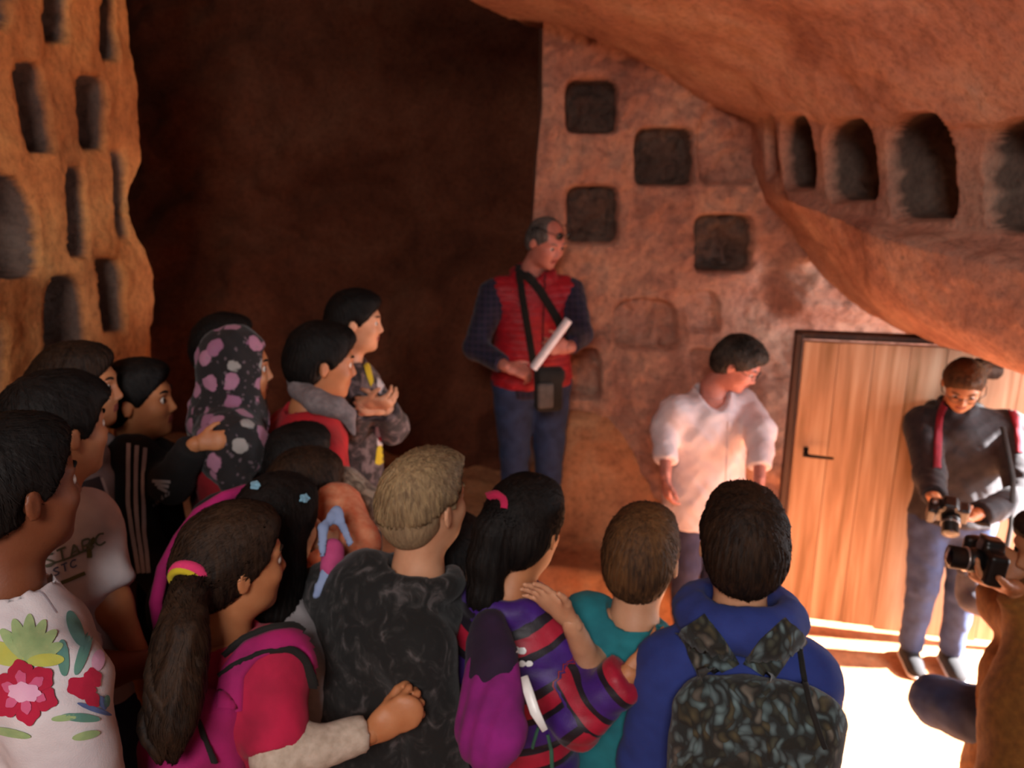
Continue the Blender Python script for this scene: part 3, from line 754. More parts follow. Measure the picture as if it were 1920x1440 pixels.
    for sg in (1, -1):
        v, f = sphere_vf(X(sg*.13, .312, .018), np.array([.052, .052, .045])*Hh, 14, 8, M@np.array([[1, 0, 0], [0, 0, 1], [0, -1, 0]]).T)
        fmat = [1 if i < 14*2 or False else 0 for i in range(len(f))]
        cc = np.array([np.array(v)[q].mean(0) for q in f]); lc = (cc-X(sg*.13, .312, .018))@M/Hh
        fmat = ((lc[:, 1] > .035)).astype(int)
        new_mesh('eye', v, f, [EYEW, EYED], root, body, fm=fmat)
        if brow:
            pts = [X(sg*(.06+.15*t_), .372-.05*t_*t_, .105+.03*math.sin(t_*2.4)) for t_ in np.linspace(0, 1, 7)]
            v, f = tube_vf(pts, np.array([.012, .016, .017, .016, .014, .010, .005])*Hh, 8)
            new_mesh('eyebrow', v, f, [hair[1] if hair else BLACKHAIR], root, body)
    out = dict(root=root, body=body, X=X, M=M, S=S, El=El, Wr=Wr, B=B, BM=BM, br=br, bf=bf, h=h, Hh=Hh, nb=nb, C=C, hands=hands, Hp=Hp, Kn=Kn, An=An, gz=gz)
    if hair is not None:
        st, hm, q = hair
        F = hair_prims(st, X, M, Hh, q)
        amp = q.get('amp', .0035)*.55
        sd_ = random.random()*9
        def dsp(V, Nn):
            l = (V-C)@M/Hh; an = np.arctan2(l[:, 0], l[:, 1]+.05)
            return amp*(np.sin(an*52+l[:, 2]*q.get('tw', 9)+3*fbm(V, 14, sd_))*.5+fbm(V, 42, sd_)*.8)
        V, Fh = F.mesh(q.get('res', .0058), dsp)
        ns = q.get('strands', 1500)
        if ns:
            Vs, Fs = strands(V, np.asarray(Fh), X(*q.get('whorl', (0, -.30, .42))), X(*q['to']) if 'to' in q else None, ns, q.get('slen', .034), M, st in ('long', 'pony', 'bun'))
            Fh = np.vstack([Fh, Fs+len(V)]); V = np.vstack([V, Vs])
        out['hair'] = new_mesh(q.get('name', 'hair'), V, Fh, [hm], root, root)
    # garments
    def garment(g):
        F = Fld(); infl = g.get('infl', .014); hem = g.get('hem', .50)
        if not g.get('sleeveless'):
            up_ = g.get('sleeve', 1.0)
            for sg in (1, -1):
                limb_arm(F, sg, g.get('sinfl', infl*.9), .03, up_)
                if up_ < .5: c_ = S[sg]+(El[sg]-S[sg])*up_*2; n_ = El[sg]-S[sg]
                else: c_ = El[sg]+(Wr[sg]-El[sg])*(min(up_, .97)-.5)*2; n_ = Wr[sg]-El[sg]
                n_ = n_/np.linalg.norm(n_)
                F.sub(rcone(c_, c_+n_*.22, .085, .085, cap=True), .004)
        torso(F, infl, top_=g.get('neck', True))
        if g.get('skirt', True):
            F.add(rcone(B(0, 0, .60), B(0, -.004, hem-.01), .078*h*girth+infl, .086*h*girth+infl+g.get('flare', 0), .74, bf), .04)
        for pr, k in g.get('extra', []): F.add(pr, k)
        if g.get('sleeveless'):
            for sg in (1, -1): F.sub(ell(S[sg]+br*sg*.034*h, (.030*h, .05*h, .055*h), BM), .012)
        if 'hood' in g:      # folded hood or standing collar around the neck
            hr_, hrad, hz = g['hood']; ringp = []
            for i in range(13):
                an = math.radians(-150+300*i/12) if g.get('openfront', True) else 2*math.pi*i/12
                ringp.append(nb-bf*math.cos(an)*hr_*h*1.0+br*math.sin(an)*hr_*h+up*(hz*h-0.020*h*(1-math.cos(an))*.5))
            for a_, b_ in zip(ringp[:-1], ringp[1:]): F.add(rcone(a_, b_, hrad*h, hrad*h), .012)
        if g.get('drop_hood'):
            F.add(ell(nb-bf*.075*h-up*.035*h, (.075*h, .035*h, .055*h), BM), .03)
        F.sub(neg_half(B(0, 0, hem), np.array([0, 0, -1.0])), .006)
        # neck opening
        nr = g.get('neckr', .27)*Hh
        F.sub(rcone(nb+bf*g.get('vn', .0)+up*g.get('ncut', -0.004), nb+up*.30, nr, nr*1.15), .006)
        if 'vneck' in g:
            a_, b_, r_ = g['vneck']; F.sub(rcone(nb+up*.02, np.array(a_), r_, .004), .008)
        for pr, k in g.get('cut', []): F.sub(pr, k)
        wr_ = g.get('wr', .0045); sd_ = random.random()*9; q_ = g.get('quilt')
        def dsp(V, Nn):
            d = wr_*fbm(V*np.array([1, 1, .8]), 17, sd_)+wr_*.5*fbm(V, 41, sd_)
            if q_:
                s_ = np.abs(np.sin(V[:, 2]*math.pi/q_)); d = d+.006*s_**.6
            return d
        V, Fg = F.mesh(g.get('res', .0095), dsp)
        m = g['mat']
        o = new_mesh(g['name'], V, Fg, [m], root, root)
        if g.get('label'): o['label'] = g['label']
        if g.get('band'):     # band coordinate runs along sleeves and down the trunk
            A_ = []
            for sg in (1, -1):
                for (p0, p1, off) in ((S[sg], El[sg], 0.0), (El[sg], Wr[sg], np.linalg.norm(El[sg]-S[sg]))):
                    ba = p1-p0; L = np.linalg.norm(ba); t_ = np.clip((V-p0)@ba/(L*L), 0, 1); dist = np.linalg.norm(V-p0-t_[:, None]*ba, axis=1)
                    A_.append((dist-.02*(t_ > .08), off+t_*L))
            D_ = np.stack([x_[0] for x_ in A_], 1); C_ = np.stack([x_[1] for x_ in A_], 1); i_ = D_.argmin(1)
            arm = C_[np.arange(len(V)), i_]; dm = D_.min(1)
            con = np.linalg.norm((V-nb)*np.array([1, 1, .92]), axis=1)+.02
            c_ = con.copy()
            for ci, sg in ((1, 1), (3, -1)):
                off = np.linalg.norm(El[sg]-nb)+.02; L0 = np.linalg.norm(El[sg]-S[sg]); al = C_[:, ci]-L0
                sel = (D_[:, ci] < .066) & (al > .02) & ((V-nb)@br*sg > .04); c_ = np.where(sel, off+al, c_)
            at = o.data.attributes.new('band', 'FLOAT', 'POINT'); at.data.foreach_set('value', c_.astype(np.float32))
        return o
    if pants:
        F = Fld(); infl = pants.get('infl', .011)
        F.add(ell(B(0, -.006, .51) if not legs or 'hip' not in legs.get(1, {}) else (Hp[1]+Hp[-1])/2, (.088*h*girth+infl, .064*h*girth+infl, .07*h+infl), BM), .03)
        for sg in (1, -1): F.add(rcone(Hp[sg], Kn[sg], .056*h+infl, .037*h+infl), .025); F.add(rcone(Kn[sg], An[sg], .036*h+infl, .026*h+infl+pants.get('flare', 0)), .02)
        for sg in (1, -1):
            n_ = An[sg]-Kn[sg]; n_ /= np.linalg.norm(n_); F.sub(rcone(An[sg], An[sg]+n_*.15, .09, .09, cap=True), .004)
        sd_ = random.random()*9
        V, Fg = F.mesh(.0115, lambda V, Nn: .0045*fbm(V*np.array([1, 1, 1.4]), 19, sd_)+.002*fbm(V, 44, sd_))
        out['pants'] = new_mesh(pants.get('name', 'trousers'), V, Fg, [pants['mat']], root, root)
    if top2: out['top2'] = garment(top2)
    if top: out['top'] = garment(top)
    if shoes:
        for sg in (1, -1):
            A_ = An[sg]; fdir = bf if not legs else np.array(legs.get(sg, {}).get('foot', bf)); fdir = fdir/np.linalg.norm(fdir); rr = np.cross(fdir, up); MM = np.stack([rr, fdir, up], 1)
            g0 = A_[2]-.045*h+.012; c_ = np.array([A_[0], A_[1], g0])
            L = .078*h
            F = Fld(); F.add(rcone(c_-fdir*.018*h+up*.018, c_+fdir*L*1.05+up*.012, .026*h, .026*h, .8, up), .02); F.add(rcone(c_+up*.03, c_+up*.055*h, .026*h, .027*h), .02)
            F.add(ell(c_+fdir*L*.5+up*.030, (.024*h, .05*h, .018*h), MM), .02)
            F.sub(neg_half(c_-up*.002, np.array([0, 0, -1.0])), .004)
            V, Fg = F.mesh(.006); so = new_mesh('shoe', V, Fg, [shoes[0]], root, root)
            F = Fld(); F.add(rcone(c_-fdir*.018*h, c_+fdir*L*1.07, .029*h, .029*h, .5, up), .01); F.sub(neg_half(c_-up*.010, np.array([0, 0, -1.0])), .003); F.sub(neg_half(c_+up*.006, up), .003)
            V, Fg = F.mesh(.005); new_mesh('sole', V, Fg, [shoes[1]], root, so)
    PEOPLE[key] = out
    return out
# ------------------------------------------------------------------ cloth and skin tones
SK_D = skin('skin_dark_brown', H('7a4529')); SK_T = skin('skin_tan', H('b87a52')); SK_O = skin('skin_olive', H('c08055')); SK_L = skin('skin_light', H('cf9a78')); SK_P = skin('skin_pink', H('c98272'))
WHITE = cloth('white_cotton', H('d5cdcf'), H('c0b6ba')); WLINEN = cloth('white_linen', H('e2d2d3'), H('cdb9bb'), scale=9)
DENIM = cloth('blue_denim', H('2c3f66'), H('1c2a49'), weave=700); NAVY = cloth('navy_cloth', H('1d1c33'), H('141225')); BLACKC = cloth('black_cloth', H('100d0f'), H('0a0809'))
REDH = cloth('red_sweat', H('b00a1b'), H('8a0715')); GREYM = cloth('grey_marl', H('85797a'), H('685e60'), scale=60); TEAL = cloth('teal_cotton', H('1d7a83'), H('17656f'))
BLUEJ = cloth('blue_fleece', H('283a84'), H('1f2d6e'), scale=12); MAGT = cloth('raspberry_cotton', H('b5123f'), H('960d33')); MAGB = cloth('magenta_nylon', H('ad1565'), H('8c1053')); MAGP = cloth('purple_magenta_nylon', H('8c1577'), H('6b0f5d'))
REDV = cloth('red_quilt', H('ad0a20'), H('8c0819'), rough=.6); GREYJ = cloth('dark_grey_cloth', H('3a3634'), H('2a2625')); CHAR = cloth('charcoal_wool', H('2b2629'), H('1d191c'), scale=40)
MUST = cloth('mustard_wool', H('8a5a1f'), H('6e4415'), scale=50); CREAM = cloth('cream_knit', H('c6b3a2'), H('aa9785'), scale=70); LGREY = cloth('light_grey_cotton', H('9b9496'), H('7f7879'))
PEACH = cloth('peach_print', H('d08a66'), H('c05c38'), scale=46); SKYB = cloth('pale_blue_denim', H('7f96b8'), H('63799c')); ROSE = cloth('rose_fleece', H('c04a7c'), H('a53766'))
SOLE = plain('white_rubber', H('cfc6c2'), .6); SHOEB = cloth('black_canvas', H('151215'), H('0d0b0d')); SHOER = cloth('red_canvas', H('b80d14'), H('970a10'))
BLKPL = plain('black_camera_body', H('100e0e'), .38); SILV = plain('silver_trim', H('a9a6a4'), .3, .8); GLASS = plain('lens_glass', H('0a0c12'), .08); PAPER = plain('white_paper', H('e6dde0'), .8)
WEB = cloth('black_webbing', H('17130f'), H('0e0b09')); LEATH = cloth('grey_pouch', H('57504c'), H('433d3a'), scale=30)

def pattern(name, build, rough=.9, bs=.2):
    if name in MATS: return MATS[name]
    m, n, b = nt(name); src = build(n); n.links.new(src, b.inputs['Base Color']); b.inputs['Roughness'].default_value = rough
    c = coord(n); n2 = N(n, 'ShaderNodeTexNoise', Scale=380.0, Detail=2.0); n.links.new(c, n2.inputs['Vector']); bump(n, b, n2.outputs[0], bs, .002)
    b.inputs['Sheen Weight'].default_value = .1
    MATS[name] = m; return m
def p_flowers(n):
    c = coord(n, (1, 1, 1)); ds = N(n, 'ShaderNodeTexNoise', Scale=30.0, Detail=3.0); n.links.new(c, ds.inputs['Vector'])
    va = N(n, 'ShaderNodeVectorMath', operation='MULTIPLY_ADD'); n.links.new(ds.outputs['Color'], va.inputs[0]); va.inputs[1].default_value = (.028, .028, .028); n.links.new(c, va.inputs[2])
    v = N(n, 'ShaderNodeTexVoronoi', Scale=19.0, Randomness=1.0); n.links.new(va.outputs[0], v.inputs['Vector'])
    r = ramp(n, [(0.0, (1, 1, 1)), (0.40, (.9, .9, .9)), (0.47, (0, 0, 0))]); n.links.new(v.outputs['Distance'], r.inputs[0])
    sep = N(n, 'ShaderNodeSeparateColor'); n.links.new(v.outputs['Color'], sep.inputs[0])
    cr = ramp(n, [(0, H('a8748e')), (.45, H('94617f')), (.66, H('9c9793')), (.84, H('1a1517')), (1, H('1a1517'))], 'CONSTANT'); n.links.new(sep.outputs[0], cr.inputs[0])
    mx = N(n, 'ShaderNodeMix', data_type='RGBA'); n.links.new(r.outputs[0], mx.inputs[0]); mx.inputs[6].default_value = (*H('171214'), 1); n.links.new(cr.outputs[0], mx.inputs[7])
    v2 = N(n, 'ShaderNodeTexVoronoi', Scale=52.0); n.links.new(va.outputs[0], v2.inputs['Vector']); r2 = ramp(n, [(0.0, (.5, .5, .5)), (.2, (.35, .35, .35)), (.3, (0, 0, 0))]); n.links.new(v2.outputs['Distance'], r2.inputs[0])
    m2 = N(n, 'ShaderNodeMix', data_type='RGBA'); n.links.new(r2.outputs[0], m2.inputs[0]); n.links.new(mx.outputs[2], m2.inputs[6]); m2.inputs[7].default_value = (*H('86707a'), 1)
    return m2.outputs[2]
def p_camo(cols, sc=22.0, thr=(.42, .52, .60), dist=1.2):
    def f(n):
        c = coord(n, (1, 1, .8)); a = N(n, 'ShaderNodeTexNoise', Scale=sc, Detail=4.0, Roughness=.55, Distortion=dist); n.links.new(c, a.inputs['Vector'])
        r = ramp(n, [(0, cols[0]), (thr[0], cols[1]), (thr[1], cols[2]), (thr[2], cols[3])], 'LINEAR'); n.links.new(a.outputs[0], r.inputs[0]); return r.outputs[0]
    return f
def p_leafcamo(n):
    c = coord(n, (1, 1, 1)); ds = N(n, 'ShaderNodeTexNoise', Scale=14.0, Detail=2.0); n.links.new(c, ds.inputs['Vector'])
    va = N(n, 'ShaderNodeVectorMath', operation='MULTIPLY_ADD'); n.links.new(ds.outputs['Color'], va.inputs[0]); va.inputs[1].default_value = (.09, .09, .09); n.links.new(c, va.inputs[2])
    mp = N(n, 'ShaderNodeMapping'); mp.inputs['Scale'].default_value = (1.5, 1.0, .8); mp.inputs['Rotation'].default_value = (0, .6, 0); n.links.new(va.outputs[0], mp.inputs[0])
    v = N(n, 'ShaderNodeTexVoronoi', Scale=46.0); n.links.new(mp.outputs[0], v.inputs['Vector']); sep = N(n, 'ShaderNodeSeparateColor'); n.links.new(v.outputs['Color'], sep.inputs[0])
    r = ramp(n, [(0, (.9, .9, .9)), (.25, (.6, .6, .6)), (.62, (.05, .05, .05))]); n.links.new(v.outputs['Distance'], r.inputs[0])
    cr = ramp(n, [(0, H('66797c')), (.3, H('4a4c3e')), (.55, H('6f8688')), (.75, H('544c34')), (.9, H('756e62'))], 'CONSTANT'); n.links.new(sep.outputs[0], cr.inputs[0])
    mx = N(n, 'ShaderNodeMix', data_type='RGBA'); n.links.new(r.outputs[0], mx.inputs[0]); mx.inputs[6].default_value = (*H('12120f'), 1); n.links.new(cr.outputs[0], mx.inputs[7]); return mx.outputs[2]
def p_plaid(c1, c2, c3, sc=34.0):
    def f(n):
        c = coord(n, (sc, sc, sc)); sep = N(n, 'ShaderNodeSeparateXYZ'); n.links.new(c, sep.inputs[0])
        o = []
        for ax in (0, 2):
            fr = N(n, 'ShaderNodeMath', operation='FRACT'); n.links.new(sep.outputs[ax], fr.inputs[0]); g = N(n, 'ShaderNodeMath', operation='GREATER_THAN'); g.inputs[1].default_value = .62; n.links.new(fr.outputs[0], g.inputs[0]); o.append(g.outputs[0])
        m1 = N(n, 'ShaderNodeMix', data_type='RGBA'); n.links.new(o[0], m1.inputs[0]); m1.inputs[6].default_value = (*c1, 1); m1.inputs[7].default_value = (*c2, 1)
        h_ = N(n, 'ShaderNodeMath', operation='MULTIPLY'); h_.inputs[1].default_value = .55; n.links.new(o[1], h_.inputs[0])
        m2 = N(n, 'ShaderNodeMix', data_type='RGBA'); n.links.new(h_.outputs[0], m2.inputs[0]); n.links.new(m1.outputs[2], m2.inputs[6]); m2.inputs[7].default_value = (*c3, 1); return m2.outputs[2]
    return f
def p_bands(n):
    a = N(n, 'ShaderNodeAttribute', attribute_name='band'); mu = N(n, 'ShaderNodeMath', operation='MULTIPLY'); mu.inputs[1].default_value = 1/.090; n.links.new(a.outputs['Fac'], mu.inputs[0])
    fr = N(n, 'ShaderNodeMath', operation='FRACT'); n.links.new(mu.outputs[0], fr.inputs[0])
    r = ramp(n, [(0, H('3d1470')), (.34, H('150818')), (.50, H('a80f2e')), (.78, H('150818')), (.90, H('3d1470'))], 'CONSTANT'); n.links.new(fr.outputs[0], r.inputs[0])
    c = coord(n); z = N(n, 'ShaderNodeTexNoise', Scale=26.0, Detail=3.0); n.links.new(c, z.inputs['Vector']); rz = ramp(n, [(.3, (.75, .75, .75)), (.7, (1.15, 1.15, 1.2))]); n.links.new(z.outputs[0], rz.inputs[0])
    mx = N(n, 'ShaderNodeMix', data_type='RGBA', blend_type='MULTIPLY'); mx.inputs[0].default_value = 1; n.links.new(r.outputs[0], mx.inputs[6]); n.links.new(rz.outputs[0], mx.inputs[7]); return mx.outputs[2]
def p_tiger(n):
    c = coord(n); a = N(n, 'ShaderNodeTexNoise', Scale=20.0, Detail=4.0, Distortion=1.4); n.links.new(c, a.inputs['Vector'])
    r = ramp(n, [(.40, H('1a1516')), (.5, H('3a3032')), (.62, H('6b5c5c'))]); n.links.new(a.outputs[0], r.inputs[0]); return r.outputs[0]
SCARF = pattern('floral_headscarf', p_flowers); CAMOJ = pattern('dark_camouflage', p_camo([H('080808'), H('0e0d0d'), H('232120'), H('4a4444')], 30.0, (.47, .57, .68)))
CAMOB = pattern('leaf_camouflage', p_leafcamo); PLAID = pattern('dark_plaid', p_plaid(H('15152a'), H('241d3a'), H('332a3d'))); BANDS = pattern('striped_padding', p_bands, .55)
PATJ = pattern('patterned_jacket', p_tiger); FURRY = pattern('grey_brown_fleece', p_camo([H('3a2b22'), H('574538'), H('73604f'), H('93806d')], 34.0, (.4, .5, .62)))

def V3(*a): return np.array(a, float)
GZ = 0.28
DGREY = hairm('dark_greying_hair', H('14100e'), H('54483f'))
# ---- the two guides and the youngsters beside the door
man = person('man', 'man in red quilted vest and dark plaid shirt, sunglasses on his head', (1024, 455, 3.86), 138, SK_P,
    ('balding', GREYHAIR, dict(vol=.012, nape=-.30, amp=.002)), Hh=.245, gz=.275, tilt=22, body_yaw=168, width=1.12, girth=1.15,
    top=dict(name='vest', mat=REDV, infl=.030, hem=.50, sleeveless=True, quilt=.035, hood=(.050, .018, -.008), neckr=.33, res=.0085),
    top2=dict(name='shirt', mat=PLAID, infl=.016, sinfl=.020, hem=.465, sleeve=.93, neckr=.27, hood=(.042, .012, .0)),
    pants=dict(name='jeans', mat=DENIM, infl=.018), shoes=(SHOER, SOLE),
    arms={1: dict(wrist=W(950, 688, 3.72), elbow=W(893, 652, 3.86), hand=dict(dir=V3(.9, -.1, -.22), nrm=V3(.1, .6, -.8), curl=.75, thumbdir=V3(0, 0.2, 1), size=.185)),
          -1: dict(wrist=W(1066, 652, 3.72), elbow=W(1088, 628, 3.90), hand=dict(dir=V3(-.85, -.2, .1), nrm=V3(-.1, .9, -.1), curl=.85, thumbdir=V3(0, 0, 1), size=.185))})
woman = person('woman', 'woman with short dark greying hair and glasses in a loose white shirt, looking down', (1384, 684, 3.42), 122, SK_P,
    ('short', DGREY, dict(vol=.085, amp=.009)), Hh=.232, gz=0.0, tilt=30, body_yaw=158, width=1.12, girth=1.25,
    top=dict(name='shirt', mat=WLINEN, infl=.030, sinfl=.030, hem=.415, sleeve=.86, neckr=.30, flare=.02, wr=.007, hood=(.048, .011, -.004), openfront=True,
             vneck=(W(1371, 812, 3.24), None, .085)),
    pants=dict(mat=cloth('indigo_cloth', H('272848'), H('1c1c38')), infl=.012), shoes=(SHOEB, SOLE),
    arms={1: dict(wrist=W(1248, 892, 3.36), elbow=W(1248, 800, 3.50), hand=dict(dir=V3(.1, .0, -1), nrm=V3(.9, .2, 0), curl=.45, size=.17)),
          -1: dict(wrist=W(1424, 905, 3.30), elbow=W(1426, 808, 3.44), hand=dict(dir=V3(0, 0, -1), nrm=V3(-.9, .2, 0), curl=.4, size=.17))})
teen = person('teen', 'young person in a charcoal sweater and glasses holding a camera beside the wooden door', (1806, 722, 3.16), 205, SK_O,
    ('bun', LBROWNHAIR, dict(vol=.02, wchain=[(W(1832, 690, 3.20), .040), (W(1862, 694, 3.22), .038)], amp=.006)), Hh=.215, gz=0.0, bshift=(.06, 0), tilt=34, body_yaw=192, width=1.12, girth=1.1,
    top=dict(name='sweater', mat=CHAR, infl=.026, sinfl=.024, hem=.50, neckr=.25, hood=(.040, .011, .0), wr=.006),
    pants=dict(name='jeans', mat=DENIM, infl=.012), shoes=(SHOEB, SOLE),
    arms={1: dict(wrist=W(1752, 935, 2.96), elbow=W(1742, 890, 3.16), hand=dict(dir=V3(.75, -.35, -.5), nrm=V3(.5, .2, .6), curl=.6, size=.165)),
          -1: dict(wrist=W(1830, 965, 2.92), elbow=W(1915, 935, 3.08), hand=dict(dir=V3(-.95, -.1, -.1), nrm=V3(0, .1, 1), curl=.55, size=.165))})
# ---- the group of children
p16 = person('blue', 'boy in a blue hooded top seen from behind, camouflage backpack on, dark hair', (1392, 1022, 1.46), 8, SK_L, ('short', LBROWNHAIR if False else BROWNHAIR, dict(vol=.04, nape=-.42, amp=.005)),
    gz=GZ, tilt=-2, width=.90, girth=1.0, top=dict(name='hooded_top', mat=BLUEJ, infl=.022, hem=.47, hood=(.060, .030, .020), drop_hood=False, neckr=.30), pants=dict(mat=GREYJ), shoes=(SHOEB, SOLE))
p15 = person('teal', 'boy in a teal collared T-shirt with short brown hair, hand on the striped jacket shoulder', (1203, 1046, 1.64), 24, SK_L, ('crew', LBROWNHAIR, dict(vol=.03, nape=-.40)),
    gz=GZ, tilt=6, width=.92, top=dict(name='polo_shirt', mat=TEAL, infl=.016, hem=.44, sleeve=.36, neckr=.25, hood=(.054, .012, .002)), pants=dict(mat=GREYJ), shoes=(SHOEB, SOLE),
    arms={-1: dict(shoulder=W(1096, 1160, 1.66), wrist=W(1070, 1166, 1.50), elbow=W(1108, 1250, 1.58), hand=dict(dir=V3(-.75, .15, .75), nrm=V3(-.3, -.85, -.4), curl=.25, size=.135, thumbdir=V3(-.3, .1, 1))),
          1: dict(wrist=W(1262, 1250, 1.80), elbow=W(1285, 1330, 1.65), hand=dict(curl=.4))})
p14 = person('striped', 'girl in a purple, black and red striped padded jacket with a pink hair tie', (984, 990, 1.64), 34, SK_O, ('pony', BLACKHAIR, dict(vol=.04, nape=-.4, slen=.07, to=(-.03, -.42, .16), chain=[((-.02, -.38, .18), .14), ((-.06, -.46, .02), .17), ((-.08, -.48, -.25), .17), ((-.08, -.46, -.60), .15), ((-.08, -.42, -.82), .06)], amp=.005)),
    gz=GZ, tilt=12, width=1.05, girth=1.1, top=dict(name='padded_jacket', mat=BANDS, infl=.030, sinfl=.022, hem=.45, hood=(.050, .020, .002), neckr=.28, band=True, quilt=.060), pants=dict(mat=NAVY), shoes=(SHOEB, SOLE),
    arms={1: dict(shoulder=W(1036, 1195, 1.63), elbow=W(1082, 1340, 1.54), wrist=W(1180, 1262, 1.50), hand=dict(dir=V3(.75, .35, .5), nrm=V3(.1, 1, 0), curl=.3, size=.13)), -1: dict(fwd=.12)})
p12 = person('blond', 'blond boy with shaved sides in a dark camouflage jacket', (797, 945, 1.57), 42, SK_L, ('short', BLOND, dict(vol=.024, nape=-.02, amp=.006, slen=.04)),
    bshift=(-.085, 0), gz=.32, tilt=-2, width=1.08, girth=1.1, top=dict(name='jacket', mat=CAMOJ, infl=.028, hem=.43, hood=(.052, .020, .0), neckr=.27), pants=dict(mat=BLACKC), shoes=(SHOEB, SOLE))
p11 = person('ponytail', 'girl in raspberry T-shirt with long brown ponytail, reaching to the blond boy', (440, 1056, 1.42), 54, SK_O,
    ('pony', BROWNHAIR, dict(slen=.07, strands=2600, to=(-.05, -.50, .02), vol=.035, nape=-.34, amp=.006, cflat=.75, wchain=[(W(378, 1062, 1.36), .030), (W(352, 1082, 1.34), .018), (W(350, 1130, 1.30), .036), (W(340, 1200, 1.26), .050), (W(330, 1280, 1.24), .052), (W(322, 1350, 1.22), .040), (W(325, 1420, 1.22), .012)])),
    gz=.39, tilt=4, width=1.05, top=dict(name='t_shirt', mat=MAGT, infl=.018, hem=.46, sleeve=.47, neckr=.31, sinfl=.024), pants=dict(mat=NAVY), shoes=(SHOEB, SOLE),
    top2=dict(name='long_sleeved_undershirt', mat=CREAM, infl=.008, sinfl=.013, hem=.47, hood=(.048, .011, .004), neckr=.29),
    arms={1: dict(shoulder=W(515, 1245, 1.40), elbow=W(520, 1420, 1.34), wrist=W(700, 1372, 1.40), hand=dict(dir=V3(.75, .1, .45), nrm=V3(-.1, 1, -.2), curl=1.0, size=.155, thumbdir=V3(0, .2, 1), thumb=1.2, ts=.25, res=.004)), -1: dict(fwd=.15)})
p1 = person('floral', 'boy with cropped black hair in a white T-shirt printed with red flowers and green leaves', (24, 920, 1.17), 34, SK_D, ('crew', BLACKHAIR, dict(vol=.03, nape=-.22, amp=.003)),
    Hh=.222, gz=.45, tilt=2, width=1.08, girth=1.1, top=dict(name='t_shirt', mat=WHITE, infl=.022, hem=.53, sleeve=.42, neckr=.29, sinfl=.028), pants=dict(name='jeans', mat=cloth('bright_denim', H('254a86'), H('1b3768'))), shoes=(SHOEB, SOLE),
    arms={1: dict(fwd=.05), -1: dict(wrist=W(330, 1232, 1.55), elbow=W(190, 1260, 1.45), hand=dict(curl=.4, size=.14))})
p2 = person('lettered', 'boy with dark swept hair in a white T-shirt with faded lettering', (108, 806, 1.50), 34, SK_T, ('fringe', BROWNHAIR if False else BLACKHAIR, dict(vol=.045, nape=-.34)),
    gz=.45, tilt=2, width=1.0, top=dict(name='t_shirt', mat=WHITE, infl=.020, hem=.47, sleeve=.40, neckr=.29), pants=dict(name='jeans', mat=DENIM), shoes=(SHOEB, SOLE),
    arms={1: dict(shoulder=W(160, 985, 1.50), elbow=W(212, 1135, 1.50), wrist=W(262, 1240, 1.52), hand=dict(curl=.4)), -1: dict(fwd=.1)})
p3 = person('letterjacket', 'girl with pulled back dark hair in a grey white top with big letter', (150, 726, 1.92), 76, SK_O, ('long', BROWNHAIR, dict(vol=.04, chain=[((0, -.28, .0), .30), ((0, -.36, -.35), .28), ((0, -.34, -.75), .20)])),
    gz=.44, tilt=2, top=dict(name='hooded_top', mat=cloth('grey_white_sweat', H('9a9092'), H('837a7c')), infl=.022, hem=.45, hood=(.052, .022, .0), neckr=.28), pants=dict(mat=NAVY), shoes=(SHOEB, SOLE))
p4 = person('stripes', 'boy in a black track jacket with three white stripes down the sleeve', (260, 750, 2.08), 82, SK_O, ('short', BLACKHAIR, dict(vol=.03)),
    gz=.44, tilt=0, top=dict(name='track_jacket', mat=BLACKC, infl=.022, hem=.45, hood=(.046, .014, .0), neckr=.27), pants=dict(mat=BLACKC), shoes=(SHOEB, SOLE), body_yaw=96, width=1.1,
    arms={1: dict(shoulder=W(238, 862, 2.02), elbow=W(266, 1040, 2.0), wrist=W(330, 1120, 1.9)), -1: dict(wrist=W(366, 832, 1.94), elbow=W(322, 905, 2.0), hand=dict(dir=V3(.95, .15, .1), nrm=V3(.1, .9, -.3), curl=.6, size=.115))})
p5 = person('scarf', 'girl wearing a black headscarf with pink flowers over a dark blue top', (444, 690, 2.14), 72, SK_O, None, gz=.44, tilt=4,
    top=dict(name='dress', mat=cloth('dark_red_dress', H('8c0a18'), H('6a0712')), infl=.022, hem=.30, neckr=.26), pants=dict(mat=BLACKC), shoes=(SHOEB, SOLE))
p5b = person('behind', 'child in black behind the flowered headscarf, only the black hair showing', (424, 655, 2.50), 60, SK_O, ('short', BLACKHAIR, dict(vol=.05)), gz=.46, brow=False,
    top=dict(name='jacket', mat=BLACKC, infl=.022), pants=dict(mat=BLACKC), shoes=(SHOEB, SOLE))
p6 = person('redhood', 'boy in a red hooded top with a grey hood lining, short black hair', (606, 680, 2.30), 70, SK_T, ('short', BLACKHAIR, dict(vol=.055)),
    Hh=.225, gz=.40, tilt=8, body_yaw=62, width=1.1, top=dict(name='hooded_top', mat=REDH, infl=.028, hem=.45, neckr=.30), pants=dict(mat=BLACKC), shoes=(SHOEB, SOLE),
    arms={1: dict(fwd=.10), -1: dict(fwd=.1)})
